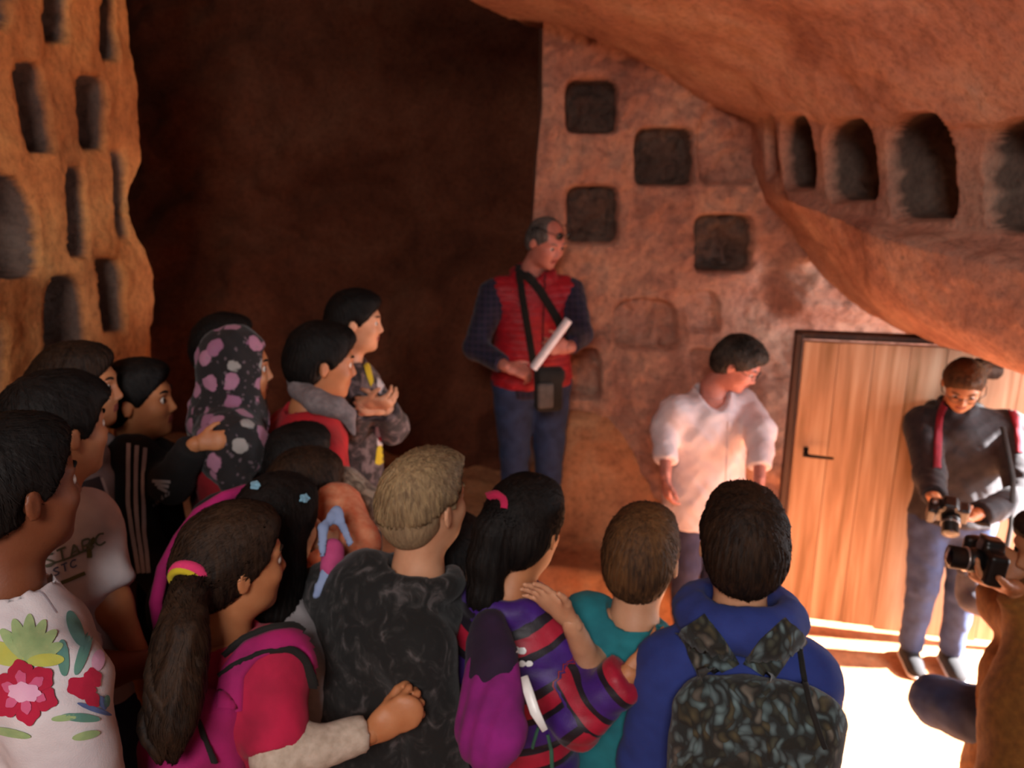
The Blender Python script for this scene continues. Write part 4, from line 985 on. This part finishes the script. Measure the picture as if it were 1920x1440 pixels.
p7 = person('tall', 'tallest boy at the back in a dark patterned jacket over a yellow shirt, hands clasped', (668, 604, 2.74), 84, SK_L, ('short', BLACKHAIR, dict(vol=.055)),
    gz=.42, tilt=4, body_yaw=100, width=.95, top=dict(name='jacket', mat=PATJ, infl=.026, hem=.45, neckr=.27), top2=None, pants=dict(mat=BLACKC), shoes=(SHOEB, SOLE),
    arms={1: dict(wrist=W(682, 758, 2.52), elbow=W(665, 790, 2.66), hand=dict(dir=V3(.8, -.2, .1), nrm=V3(.2, .6, .6), curl=.6, size=.15)),
          -1: dict(wrist=W(722, 765, 2.56), elbow=W(735, 800, 2.70), hand=dict(dir=V3(-.7, -.4, .2), nrm=V3(-.1, .6, -.3), curl=.7, size=.15))})
p8 = person('small', 'small black haired child in grey brown fleece in front of the red hooded top', (563, 872, 2.10), 48, SK_O, ('short', BLACKHAIR, dict(vol=.05)), gz=.39, tilt=0,
    top=dict(name='fleece', mat=FURRY, infl=.024), pants=dict(mat=BLACKC), shoes=(SHOEB, SOLE), brow=False,
    arms={1: dict(shoulder=W(640, 915, 2.02), elbow=W(692, 958, 2.00), wrist=W(728, 972, 2.08), hand=dict(curl=.4, dir=V3(.3, .8, .1))), -1: dict(fwd=.1)})
p9 = person('peach', 'girl with long brown hair in a peach blouse', (575, 925, 1.92), 46, SK_L, ('long', BROWNHAIR, dict(vol=.05, chain=[((.05, -.15, .0), .34), ((.10, -.15, -.30), .34), ((.12, -.2, -.62), .26)])), gz=.39, tilt=10,
    top=dict(name='blouse', mat=PEACH, infl=.018, sinfl=.020, hem=.46, sleeve=.9), pants=dict(mat=SKYB), shoes=(SHOEB, SOLE), brow=False,
    arms={1: dict(shoulder=W(634, 950, 1.86), elbow=W(672, 1015, 1.78), wrist=W(622, 1012, 1.76), hand=dict(curl=.6, size=.13)), -1: dict(fwd=.1)})
p10 = person('clips', 'girl with long straight black hair and pale blue hair clips in a grey top', (522, 988, 1.66), 26, SK_O,
    ('long', BLACKHAIR, dict(vol=.05, amp=.004, chain=[((.02, -.20, .02), .34), ((.06, -.22, -.35), .36), ((.08, -.24, -.75), .34), ((.08, -.24, -.95), .22)])), gz=.39, tilt=10,
    top=dict(name='sweater', mat=LGREY, infl=.022, hem=.46, neckr=.27), pants=dict(mat=NAVY), shoes=(SHOEB, SOLE), brow=False,
    arms={1: dict(fwd=.12), -1: dict(fwd=.1)})
p13 = person('peeking', 'smallest child, dark haired, peeking out beside the blond boy', (846, 1050, 1.84), 20, SK_L, ('short', BLACKHAIR, dict(vol=.045)), Hh=.205, gz=.30, tilt=0, roll=8,
    top=dict(name='jacket', mat=NAVY, infl=.02), pants=dict(mat=NAVY), shoes=(SHOEB, SOLE))
# ---- crouching photographer at the right edge
K1 = W(1758, 1316, 2.50); Hq = None
photog = person('photographer', 'crouching person in a mustard brown jacket photographing with a black camera', (1968, 1030, 2.05), 262, SK_T, ('short', BROWNHAIR, dict(vol=.05)), Hh=.215, gz=0.0, tilt=10, crouch=1.58, drop=.33, body_yaw=255, brow=False,
    width=.95, girth=1.0, top=dict(name='jacket', mat=MUST, infl=.030, hem=.42, neckr=.27, extra=[(rcone(W(2010, 1180, 2.00), W(1990, 1350, 1.95), .135, .165), .06), (rcone(W(1990, 1350, 1.95), W(1985, 1500, 1.92), .165, .185), .06)]), pants=dict(name='jeans', mat=DENIM, infl=.022), shoes=(SHOEB, SOLE),
    legs={1: dict(hip=W(1990, 1395, 2.10), knee=K1, ankle=W(1905, 1360, 2.50), foot=V3(-.9, .3, 0)), -1: dict(hip=W(2030, 1420, 1.95), knee=W(2050, 1480, 1.85), ankle=V3(1.65, 1.25, .06), foot=V3(-.9, 0, 0))},
    arms={1: dict(elbow=W(1962, 1190, 2.02), wrist=W(1902, 1104, 2.00), hand=dict(dir=V3(-.85, .1, .25), nrm=V3(.1, .2, .9), curl=.45, size=.18, thumbdir=V3(0, -.5, .5))),
          -1: dict(elbow=W(2040, 1220, 1.95), wrist=W(1935, 1075, 2.06), hand=dict(dir=V3(-.8, .3, .3), nrm=V3(0, .8, -.3), curl=.5, size=.18))})

F = hair_prims('short', p12['X'], p12['M'], p12['Hh'], dict(vol=.010, nape=-.34))
V_, F_ = F.mesh(.006, lambda V, Nn: .0006*fbm(V, 60, 1)); o = new_mesh('shaved_sides', V_, F_, [hairm('cropped_blond_hair', H('77614a'), H('a58c6a'))], p12['root'], p12['root']); o['label'] = 'close cropped back and sides'
F = Fld()
F.add(ell(p12['X'](.02, .27, .36), np.array([.22, .13, .09])*p12['Hh'], p12['M']), .02); F.add(rcone(p12['X'](.05, .33, .38), p12['X'](.10, .41, .36), .07*.21, .03*.21), .02)
V_, F_ = F.mesh(.006, lambda V, Nn: .003*fbm(V, 45, 2)); new_mesh('fringe', V_, F_, [BLOND], p12['root'], p12['root'])
pl_pts = np.array([W(352, 1100, 1.31), W(345, 1160, 1.28), W(336, 1230, 1.25), W(326, 1300, 1.23), W(314, 1370, 1.22), W(302, 1425, 1.22)])
for k in range(9):
    ph = k*2.39; am = .012+.030*((k*37) % 10)/10; n_ = 18; tt = np.linspace(0, 1, n_); base_ = np.stack([np.interp(tt, np.linspace(0, 1, 6), pl_pts[:, i]) for i in range(3)], 1)
    sp = np.sin(tt*math.pi*.85+.15)
    pts = base_+np.outer(sp*am*np.cos(ph+tt*7), cR)+np.outer(sp*am*np.sin(ph+tt*7)*.7-.018*sp, cF)+np.outer(np.sin(tt*11+ph)*.008*tt, cR)
    v, f = tube_vf(pts, np.interp(tt, [0, .2, .8, 1], [.009, .017, .013, .003]), 9, .8); new_mesh('hair_lock', v, f, [(BROWNHAIR, LBROWNHAIR)[k % 3 == 0]], p11['root'], p11['hair'])
# ------------------------------------------------------------------ head scarf, hoods, glasses
def solid(F, res, name, mat, root, parent, amp=.003, f=20):
    sd_ = random.random()*9
    V, Fc = F.mesh(res, lambda V, Nn: amp*fbm(V, f, sd_)+amp*.4*fbm(V, f*2.6, sd_))
    return new_mesh(name, V, Fc, [mat] if not isinstance(mat, list) else mat, root, parent)
X, M, Hh = p5['X'], p5['M'], p5['Hh']
F = Fld(); F.add(ell(X(0, -.05, .13), np.array([.40, .45, .43])*Hh, M), .03); F.add(rcone(X(0, -.05, -.15), X(-.02, -.12, -.72), .40*Hh, .46*Hh), .04)
F.add(rcone(X(0, -.12, -.72), W(436, 840, 2.04), .45*Hh, .42*Hh), .05); F.add(rcone(W(436, 840, 2.04), W(440, 900, 1.98), .40*Hh, .20*Hh), .04)
F.sub(ell(X(0, .50, -.06), np.array([.27, .40, .38])*Hh, M), .012)
solid(F, .0075, 'headscarf', SCARF, p5['root'], p5['root'], .0055, 22)
F = Fld()
ch = [(W(552, 712, 2.34), .024), (W(562, 730, 2.26), .030), (W(592, 752, 2.19), .034), (W(630, 764, 2.17), .030), (W(652, 778, 2.18), .022), (W(664, 815, 2.18), .006)]
for (a, ra), (b, rb) in zip(ch[:-1], ch[1:]): F.add(rcone(a, b, ra, rb), .015)
hd = solid(F, .0065, 'hood', GREYM, p6['root'], p6['root'], .003, 30); hd['label'] = 'grey marl hood lining'

def glasses(p, mat, z=.02, y=.42, tint=None, name='glasses', wdt=.062, up=0.0):
    X, M, Hh = p['X'], p['M'], p['Hh']; parts = []
    for sg in (1, -1):
        ring = [X(sg*(.135+.088*math.cos(t)), y-.035*abs(math.cos(t))*(1 if math.cos(t)*1 > 0 else 0), z+.070*math.sin(t)) for t in np.linspace(0, 2*math.pi, 21)]
        parts.append(tube_vf(ring, .0016 if tint is None else .0022, 6, cap=False))
        parts.append(tube_vf([X(sg*.225, y-.03, z+.02), X(sg*.36, y-.18, z+.03), X(sg*.375, .05, z+.03), X(sg*.36, -.08, z-.03)], .0018, 6))
    parts.append(tube_vf([X(.047, y, z+.02), X(0, y+.012, z+.035), X(-.047, y, z+.02)], .0018, 6))
    v, f = join_vf(parts); g = new_mesh(name, v, f, [mat], p['root'], p['root'])
    if tint is not None:
        for sg in (1, -1):
            v, f = sphere_vf(X(sg*.135, y-.01, z), np.array([.088, .018, .070])*Hh, 14, 8, M); new_mesh('lens', v, f, [tint], p['root'], g)
    return g
glasses(woman, GLASSB); glasses(teen, GLASSB)
g = glasses(man, GLASSB, z=.345, y=.43, tint=plain('dark_lens', H('0c0a0b'), .12), name='sunglasses'); g['label'] = 'dark sunglasses pushed up on his head'

# ------------------------------------------------------------------ print and trim on clothes
bv = bvh_of([p1['top']]); R1 = p1['root']; T1 = p1['top']
RED = cloth('print_red', H('b3123a'), H('9b0e30'), bs=.1); PINKC = cloth('print_pink', H('d8a9c0'), H('c890ae'), bs=.1); LEAFG = cloth('print_leaf_green', H('9fb27c'), H('84a06c'), bs=.1, scale=40)
LEAFY = cloth('print_leaf_yellow', H('b9b548'), H('a8b25c'), bs=.1); LEAFB = cloth('print_leaf_blue', H('5c8a78'), H('4d7a78'), bs=.1); BLUEP = cloth('print_blue', H('5a6c9c'), H('48598a'), bs=.1)
def blob(cx, cy, rx, ry, rot, mat, name, off, lob=0, amp=.0, n=28, B_=None, R_=None, T_=None):
    c, s = math.cos(rot), math.sin(rot); o = []
    for i in range(n):
        t = 2*math.pi*i/n; r = 1+amp*math.cos(lob*t); x, y = rx*r*math.cos(t), ry*r*math.sin(t); o.append((cx+x*c-y*s, cy+x*s+y*c))
    return fan(B_ or bv, cx, cy, o, mat, name, R_ or R1, T_ or T1, off, 4)
for i in range(9):      # fan palm leaf
    t = math.radians(-172+i*21); L = 78-8*abs(i-4)*.5
    blob(52+L*.55*math.cos(t), 1243+L*.62*math.sin(t), L*.55, 12, t, (LEAFG, LEAFY)[i in (0, 1, 8)], 'leaf_print', .0016+.0002*i)
for k in range(6):      # hibiscus on the sleeve
    t = math.radians(20+60*k); blob(48+36*math.cos(t), 1298+34*math.sin(t), 25, 21, t, RED, 'petal_print', .0036+.0002*k, 5, .10)
for k in range(6):
    t = math.radians(20+60*k); blob(48+27*math.cos(t), 1298+25*math.sin(t), 14, 9, t, cloth('print_rose', H('c65a80'), H('b84a70'), bs=.1), 'petal_print', .0052, 5, .08)
blob(50, 1298, 28, 17, .1, PINKC, 'flower_centre_print', .0062, 7, .12)
for a in ((150, 1290, 26, 20, .2), (172, 1272, 15, 18, -.4), (168, 1308, 20, 13, .9)): blob(*a, RED, 'petal_print', .0028+.0003*random.random(), 5, .1)
for a in ((140, 1180, 36, 13, 1.2, LEAFB), (118, 1235, 34, 11, 1.5, LEAFB), (155, 1225, 44, 10, 1.9, LEAFB), (150, 1345, 36, 8, .1, LEAFB), (190, 1318, 14, 7, 1.2, BLUEP), (175, 1330, 34, 5, .35, BLUEP), (160, 1378, 26, 8, -.2, LEAFG), (120, 1345, 24, 6, -.1, LEAFG), (182, 1240, 12, 20, .2, PINKC), (20, 1372, 40, 8, .2, LEAFG), (198, 1315, 6, 12, .1, LEAFB)):
    blob(*a[:5], a[5], 'leaf_print', .0022)
strip(bv, [(0, 1100), (40, 1096), (80, 1112), (105, 1150)], 3, cloth('seam_grey', H('a59aa2'), bs=.1), 'shoulder_seam', R1, T1, .0012)

FONT = {'S': [[(1, .1), (.5, 0), (0, .22), (.5, .5), (1, .76), (.5, 1), (0, .9)]], 'T': [[(0, 0), (1, 0)], [(.5, 0), (.5, 1)]], 'A': [[(0, 1), (.5, 0), (1, 1)], [(.2, .65), (.8, .65)]],
        'R': [[(0, 1), (0, 0), (.8, .05), (.9, .3), (.7, .5), (0, .52)], [(.5, .52), (1, 1)]], 'D': [[(0, 0), (0, 1), (.7, .9), (1, .5), (.7, .1), (0, 0)]], 'C': [[(1, .15), (.5, 0), (0, .4), (.1, .85), (.5, 1), (1, .85)]],
        'a': [[(.9, .35), (.5, .3), (.1, .6), (.3, 1), (.8, .85)], [(.9, .3), (.9, 1)]], 'd': [[(.9, .4), (.4, .3), (.1, .6), (.3, 1), (.9, .85)], [(.9, 0), (.9, 1)]], 'i': [[(.5, .35), (.5, 1)]],
        's': [[(.9, .38), (.4, .32), (.2, .5), (.8, .78), (.5, 1), (.1, .95)]], 'N': [[(0, 1), (0, 0)], [(0, 0), (1, 1)], [(1, 1), (1, 0)]]}
def lettering(bv, txt, ox, oy, ux, uy, wd, adv, mat, root, parent, off=.003):
    """writing: (ox,oy) top left, ux advance vector of one letter, uy down vector"""
    for i, ch in enumerate(txt):
        for st in FONT[ch]:
            pts = [(ox+ux[0]*(i*adv+p[0])+uy[0]*p[1], oy+ux[1]*(i*adv+p[0])+uy[1]*p[1]) for p in st]
            strip(bv, pts, wd, mat, 'letter', root, parent, off, na=2, step=3)
bv = bvh_of([p2['top']]); R_, T_ = p2['root'], p2['top']
GP = cloth('print_grey_green', H('6d7466'), H('5c6456'), bs=.1); GB = cloth('print_slate', H('5a6284'), H('4b5374'), bs=.1); OLV = cloth('print_olive', H('6a6a42'), H('5a5a36'), bs=.1)
lettering(bv, 'STARC', 84, 1042, (17, -7), (4, 22), 4, 1.35, GP, R_, T_)
lettering(bv, 'STC', 100, 1066, (11, -5), (3, 14), 3, 1.4, GB, R_, T_)
strip(bv, [(82, 1062), (130, 1046), (176, 1024)], 4, GP, 'print_line', R_, T_, .002); strip(bv, [(106, 1096), (132, 1086), (160, 1074)], 7, OLV, 'print_line', R_, T_, .002)
strip(bv, [(168, 1046), (166, 1022), (178, 1010)], 10, OLV, 'print_line', R_, T_, .002)
bv = bvh_of([p3['top']]); R_, T_ = p3['root'], p3['top']
WP = cloth('print_white', H('c9bfc0'), bs=.1); DKP = cloth('print_charcoal', H('38333a'), H('2c282e'), bs=.1)
strip(bv, [(166, 905), (186, 960), (206, 1040)], 56, WP, 'letter_outline', R_, T_, .0015, na=6)
strip(bv, [(166, 900), (186, 955), (205, 1032)], 40, DKP, 'letter', R_, T_, .003, na=6)
strip(bv, [(192, 942), (214, 958), (236, 972)], 14, WP, 'letter_outline', R_, T_, .0035); strip(bv, [(196, 950), (214, 1022)], 9, WP, 'letter_outline', R_, T_, .004)
strip(bv, [(206, 952), (226, 1004)], 8, DKP, 'letter', R_, T_, .0045); fan(bv, 229, 990, [(224, 978), (234, 980), (235, 1000), (225, 998)], cloth('print_lime', H('9aa01c')), 'print_spot', R_, T_, .005, 2)
strip(bv, [(190, 1056), (226, 1040)], 4, DKP, 'print_line', R_, T_, .003)
bv = bvh_of([p4['top']]); R_, T_ = p4['root'], p4['top']
for k in range(3):
    strip(bv, [(241+15*k, 832+4*k), (240+14*k, 880), (240+14*k, 940), (248+11*k, 1000), (262+9*k, 1075)], 7.5, WP, 'white_stripe', R_, T_, .003)
for k in range(3): strip(bv, [(287+5*k, 902+5*k), (320-3*k, 903+9*k)], 6, cloth('print_mark_grey', H('8f8686'), bs=.1), 'logo_bar', R_, T_, .003)
lettering(bv, 'adidas', 281, 946, (5.4, -4.2), (3, 7), 2.2, 1.15, MATS['print_mark_grey'], R_, T_)
bv = bvh_of([p7['top']]); R_, T_ = p7['root'], p7['top']; YEL = cloth('yellow_cotton', H('c9b420'), H('b59e18'))
fan(bv, 690, 702, [(680, 680), (692, 682), (700, 716), (694, 726), (686, 704)], YEL, 'shirt_front', R_, T_, .003, 4, 20); fan(bv, 714, 722, [(706, 702), (724, 698), (722, 716), (712, 742), (706, 724)], WP, 'shirt_front', R_, T_, .003, 4, 20)
fan(bv, 712, 862, [(706, 838), (716, 832), (728, 858), (712, 872), (702, 870)], YEL, 'shirt_hem', R_, T_, .003, 4, 20); fan(bv, 710, 815, [(705, 800), (710, 798), (716, 826), (718, 836), (706, 836)], WP, 'shirt_hem', R_, T_, .003, 4, 20)
strip(bv, [(712, 818), (716, 832)], 7, RED, 'shirt_print', R_, T_, .005)
bv = bvh_of([man['top'], man['top2']])
strip(bv, [(1018, 500), (1010, 470)], 2, WEB, 'zip', man['root'], man['top'], .003)
strip(bv, [(1022, 515), (1018, 600), (1016, 700)], 3, cloth('dark_red_zip', H('4a0812')), 'zip', man['root'], man['top'], .003)
bv = bvh_of([woman['top']])
strip(bv, [(1368, 790), (1366, 860), (1362, 945)], 9, WLINEN, 'button_placket', woman['root'], woman['top'], .002, .002)
for y_ in (812, 850, 890): fan(bv, 1367, y_, [(1367+2.5*math.cos(t), y_+2.5*math.sin(t)) for t in np.linspace(0, 6.28, 9)[:-1]], WHITE, 'button', woman['root'], woman['top'], .006, 1)

# ------------------------------------------------------------------ carried things
def thing(name, label, cat, loc, group=None):
    o = empty(name, loc); tag(o, label, cat, group); return o
# man's paper roll and pouch
t = thing('rolled_paper', 'white rolled sheet of paper held slantwise by the man in the red vest', 'paper', W(1032, 645, 3.62))
a, b = W(1066, 600, 3.58), W(1000, 690, 3.66); v, f = tube_vf([a, b], .020, 20, cap=False); v2, f2 = tube_vf([a, b], .012, 20, cap=False); v3, f3 = tube_vf([a, b], .016, 20)
new_mesh('sheet', *join_vf([(v, f), (v3*1.0, f3)]), [PAPER], t, t); new_mesh('inner_coil', v2+0, f2, [PAPER], t, t)
t = thing('camera_pouch', 'black and grey camera pouch hanging at the hip of the man in red vest', 'pouch', W(1026, 735, 3.70))
F = Fld(); F.add(rbox(W(1028, 732, 3.72), (.066, .038, .100), .022, man['BM']), .01); F.add(rbox(W(1030, 702, 3.71), (.070, .046, .032), .018, man['BM']), .012); solid(F, .007, 'pouch_body', WEB, t, t, .001)
F = Fld(); F.add(rbox(W(1022, 742, 3.68), (.040, .014, .062), .012, man['BM']), .01); o = solid(F, .005, 'front_pocket', LEATH, t, t, .001); o['label'] = 'grey front pocket'
bv = bvh_of([man['top'], man['top2']])
strip(bv, [(974, 512), (980, 560), (990, 620), (1000, 680), (1010, 705)], 13, WEB, 'strap', t, t, .003, .003)
strip(bv, [(976, 512), (992, 520), (1012, 545), (1046, 600), (1060, 640)], 15, WEB, 'strap', t, t, .004, .003); strip(bv, [(958, 470), (964, 490), (976, 514)], 12, WEB, 'strap', t, t, .003, .003)
def slr(name, label, C, d, sz=1.0):
    t = thing(name, label, 'camera', C); d = np.array(d, float); d /= np.linalg.norm(d); FM = frame(d)
    k = sz; F = Fld(); F.add(rbox(C, (.066*k, .024*k, .042*k), .010*k, FM), .008); F.add(rbox(C+FM[:, 2]*.045*k, (.024*k, .026*k, .020*k), .010*k, FM), .014); F.add(rbox(C+FM[:, 0]*.055*k+d*.018*k, (.014*k, .022*k, .040*k), .010*k, FM), .012)
    solid(F, .0045, 'camera_body', BLKPL, t, t, .0003)
    c0 = C+d*.02*k-FM[:, 0]*.008*k
    v, f = tube_vf([c0, c0+d*.035*k, c0+d*.035*k+d*.0001, c0+d*.075*k], np.array([.032, .032, .029, .030])*k, 20); l = new_mesh('lens', v, f, [BLKPL], t, t)
    v, f = sphere_vf(c0+d*.073*k, (.025*k, .006*k, .025*k), 16, 8, FM); new_mesh('lens_glass', v, f, [GLASS], t, l)
    v, f = tube_vf([c0+d*.034*k, c0+d*.039*k], .0325*k, 20); new_mesh('lens_ring', v, f, [SILV], t, l)
    v, f = tube_vf([C+FM[:, 0]*.048*k+FM[:, 2]*.04*k, C+FM[:, 0]*.048*k+FM[:, 2]*.052*k], .010*k, 12); new_mesh('dial', v, f, [SILV], t, t)
    return t, FM
tc, FM = slr('camera', 'black camera in the hands of the person in charcoal sweater', W(1778, 958, 2.82), (-.35, -.75, -.55), 1.0)
bv = bvh_of([teen['top']])
strip(bv, [(1790, 962), (1830, 975), (1860, 985)], 5, WEB, 'strap', tc, tc, .01, .002)
photocam, FM2 = slr('camera', 'black camera held by the crouching person in mustard jacket', W(1850, 1052, 2.00), (-.95, .15, .1), 1.0)
t = thing('shoulder_bag', 'grey shoulder bag hanging beside the legs of the charcoal sweater wearer', 'bag', W(1838, 1100, 3.0))
F = Fld(); F.add(rbox(W(1840, 1085, 3.02), (.088, .045, .118), .045), .03); F.add(ell(W(1846, 1130, 3.0), (.095, .05, .055)), .03); solid(F, .011, 'bag_body', cloth('grey_canvas', H('555560'), H('41414b')), t, t, .005, 18)
F = Fld(); F.add(rbox(W(1840, 1052, 2.98), (.085, .02, .06), .015), .02); solid(F, .009, 'flap', cloth('dark_canvas', H('34343f'), H('272730')), t, t, .003)
v, f = tube_vf([W(1885, 1040, 3.02), W(1896, 985, 2.98), W(1900, 900, 2.94), W(1880, 800, 2.98)], .012, 8, .35); new_mesh('strap', v, f, [WEB], t, t)
t = thing('backpack', 'dark backpack with red shoulder straps on the person by the door', 'backpack', teen['root'].location)
bv = bvh_of([teen['top']]); DRED = cloth('dark_red_webbing', H('8c0a24'), H('6f081c'))
for pa in ([(1776, 752), (1762, 780), (1757, 830), (1756, 880)], [(1896, 768), (1908, 800), (1912, 850)]):
    o = strip(bv, pa, 13, DRED, 'shoulder_strap', t, t, .003, .006)
bb = teen['B']; F = Fld(); F.add(rbox(bb(0, -.17, .70), (.13, .07, .19), .05, teen['BM']), .02); solid(F, .012, 'bag_body', BLACKC, t, t, .003)

# boy in blue: camouflage backpack
t = thing('backpack', 'green and grey leaf camouflage backpack on the boy in blue', 'backpack', p16['root'].location)
q = p16; B_, BM = q['B'], q['BM']; up = np.array([0, 0, 1.])
zt = q['S'][1][2]
def bl(q, x, y, z): return np.array([q['root'].location[0], q['root'].location[1], 0])+q['br']*x+q['bf']*y+up*z
F = Fld(); F.add(rbox(bl(q, .018, -.140, zt-.150), (.150, .060, .22), .07, BM), .03); F.add(ell(bl(q, .01, -.115, zt-.005), (.090, .05, .05), BM), .05); bag = solid(F, .0085, 'bag_body', CAMOB, t, t, .004, 20)
F = Fld(); F.add(rbox(bl(q, .015, -.200, zt-.30), (.10, .028, .085), .028, BM), .02); solid(F, .008, 'front_pocket', CAMOB, t, t, .003, 24)
v, f = tube_vf([bl(q, .018+.138*math.cos(a), -.188, zt-.17+.185*math.sin(a)) for a in np.linspace(-.3, math.pi+.3, 40)], .0045, 8); new_mesh('piping', v, f, [WEB], t, t)
bv = bvh_of([q['top'], bag])
strip(bv, [(1352, 1262), (1326, 1216), (1300, 1172)], [78, 74, 60], CAMOB, 'shoulder_strap', t, t, .004, .012, na=6)
strip(bv, [(1418, 1262), (1446, 1222), (1484, 1180)], [62, 62, 52], CAMOB, 'shoulder_strap', t, t, .004, .012, na=6)
strip(bv, [(1498, 1215), (1506, 1270), (1520, 1330), (1545, 1400)], 9, WEB, 'side_webbing', t, t, .004, .003)
# striped jacket girl: purple magenta bag, reflective strap
t = thing('backpack', 'purple magenta gathered bag on the back of the striped padded jacket', 'backpack', p14['root'].location); q = p14
Cb = W(925, 1335, 1.40)
F = Fld(); F.add(rcone(W(922, 1268, 1.44), W(920, 1362, 1.40), .064, .078, .62, q['bf']), .03)
sd_ = 3.0; V_, F_ = F.mesh(.0065, lambda V, Nn: .002*np.sin((V@q['br'])*170+2*fbm(V, 9, 1))+.002*fbm(V, 30, 2)); bag = new_mesh('bag_body', V_, F_, [MAGP], t, t)
F = Fld(); F.add(rcone(W(914, 1200, 1.50), W(920, 1246, 1.46), .060, .074, .60, q['bf']), .03); solid(F, .0065, 'bag_top', cloth('dark_purple_nylon', H('2a0f33'), H('1d0a26')), t, t, .003, 25)
bv = bvh_of([q['top'], bag]); REFL = plain('reflective_tape', H('f4f4f2'), .35)
v, f = tube_vf([W(983, 1268, 1.40), W(990, 1295, 1.385), W(1003, 1335, 1.37), W(1022, 1370, 1.365)], [.007, .0095, .0095, .006], 10, .3, side=(1, 0, .3)); new_mesh('reflective_tape', v, f, [REFL], t, t)
for (x, y, r) in ((953, 1213, 11), (966, 1219, 10), (979, 1220, 8), (979, 1242, 7), (992, 1242, 7)): blob(x, y, r, r*.75, 0, REFL, 'reflective_dot', .006, B_=bv, R_=t, T_=t)
CORD = cloth('green_cord', H('3f6e58'), H('2f5a46'))
strip(bv, [(928, 1176), (934, 1196), (944, 1212)], 7, CORD, 'cord', t, t, .003, .003); strip(bv, [(1026, 1374), (1033, 1405), (1034, 1438)], 6, CORD, 'cord', t, t, .003, .003); strip(bv, [(1010, 1360), (1002, 1385), (998, 1400)], 5, CORD, 'cord', t, t, .003, .003)
X, M, Hh = p14['X'], p14['M'], p14['Hh']
def hair_tie(p, C, r, rt, mat, name='hair_tie', axis=None, lab=None):
    FM = frame(axis); v, f = tube_vf([C+FM[:, 0]*r*math.cos(a)+FM[:, 2]*r*math.sin(a) for a in np.linspace(0, 2*math.pi, 25)], rt, 8, cap=False); o = new_mesh(name, v, f, [mat], p['root'], p['root']); o['label'] = lab or name; return o
bv = bvh_of([p14['hair']]); PINKT = cloth('pink_elastic', H('c01a50'), H('a31242'))
o = strip(bv, [(918, 932), (932, 928), (946, 938), (946, 956)], 12, PINKT, 'hair_tie', p14['root'], p14['hair'], .003, .008)
# ponytail girl: scrunchie and magenta backpack
hair_tie(p11, W(354, 1080, 1.325), .024, .011, cloth('bright_pink_elastic', H('e03a72'), H('c82a60')), 'scrunchie', W(345, 1120, 1.30)-W(376, 1058, 1.36), 'bright pink scrunchie')
hair_tie(p11, W(347, 1087, 1.318), .023, .007, YEL, 'scrunchie_trim', W(345, 1120, 1.30)-W(376, 1058, 1.36), 'yellow edge of the scrunchie')
t = thing('backpack', 'magenta backpack with black piping on the girl with the ponytail', 'backpack', p11['root'].location); q = p11
F = Fld(); F.add(rbox(W(388, 1390, 1.40), (.090, .055, .135), .045, q['BM']), .03); F.add(rbox(W(330, 1460, 1.34), (.08, .05, .08), .04, q['BM']), .03); bag = solid(F, .008, 'bag_body', MAGB, t, t, .004, 18)
bv = bvh_of([q['top'], bag])
strip(bv, [(430, 1330), (436, 1262), (470, 1222), (520, 1202), (560, 1198), (584, 1220), (592, 1262)], [50, 46, 40, 36, 34, 30, 26], MAGB, 'shoulder_strap', t, t, .004, .007, na=6)
strip(bv, [(420, 1232), (450, 1208), (500, 1186), (545, 1180), (578, 1196)], 6, WEB, 'strap_edging', t, t, .012, .003); strip(bv, [(412, 1268), (450, 1245), (500, 1224), (545, 1220), (570, 1240), (582, 1290)], 6, WEB, 'strap_edging', t, t, .012, .003)
strip(bv, [(352, 1330), (374, 1352), (386, 1390), (400, 1430)], 9, WEB, 'piping', t, t, .004, .004)
# black haired girl with clips: clips and rimmed backpack
bv = bvh_of([p10['hair']]); CL = plain('pale_blue_plastic', H('7fb4cc'), .4)
for (x, y) in ((480, 912), (569, 935)): blob(x, y, 9, 8, 0, CL, 'hair_clip', .004, 5, .12, B_=bv, R_=p10['root'], T_=p10['hair'])
t = thing('backpack', 'black backpack with a curved magenta rim behind the ponytail girl', 'backpack', W(380, 1040, 1.72))
F = Fld(); F.add(rcone(W(425, 985, 1.80), W(365, 1130, 1.70), .085, .10, .7, (0, 1, 0)), .04); solid(F, .010, 'bag_body', BLACKC, t, t, .003)
v, f = tube_vf([W(462, 918, 1.74), W(420, 932, 1.71), W(372, 962, 1.68), (W(336, 1010, 1.65)), W(306, 1066, 1.63), W(292, 1130, 1.62), W(300, 1180, 1.62)], .0135, 10); new_mesh('rim', v, f, [MAGB], t, t)
# child in peach: pale blue scarf and rose cloth
t = thing('scarf', 'pale blue scarf over the peach sleeve behind the blond boy', 'scarf', W(630, 1000, 1.64))
F = Fld()
for a, b, r in ((W(632, 962, 1.66), W(656, 1018, 1.62), .013), (W(630, 962, 1.66), W(606, 990, 1.62), .014), (W(606, 990, 1.62), W(604, 1040, 1.60), .011), (W(612, 1072, 1.60), W(594, 1115, 1.58), .013)): F.add(rcone(a, b, r, r*.7, .5, (0, 1, 0)), .008)
solid(F, .005, 'scarf_cloth', cloth('pale_blue_cloth', H('93a2c4'), H('7787ad')), t, t, .003, 40)
t = thing('cloth_bundle', 'small rose pink soft bundle held under the pale blue scarf', 'bundle', W(622, 1042, 1.62))
F = Fld(); F.add(ell(W(624, 1038, 1.63), (.026, .024, .034)), .01); F.add(ell(W(616, 1068, 1.61), (.018, .018, .026)), .015); solid(F, .005, 'bundle_cloth', ROSE, t, t, .002, 30)
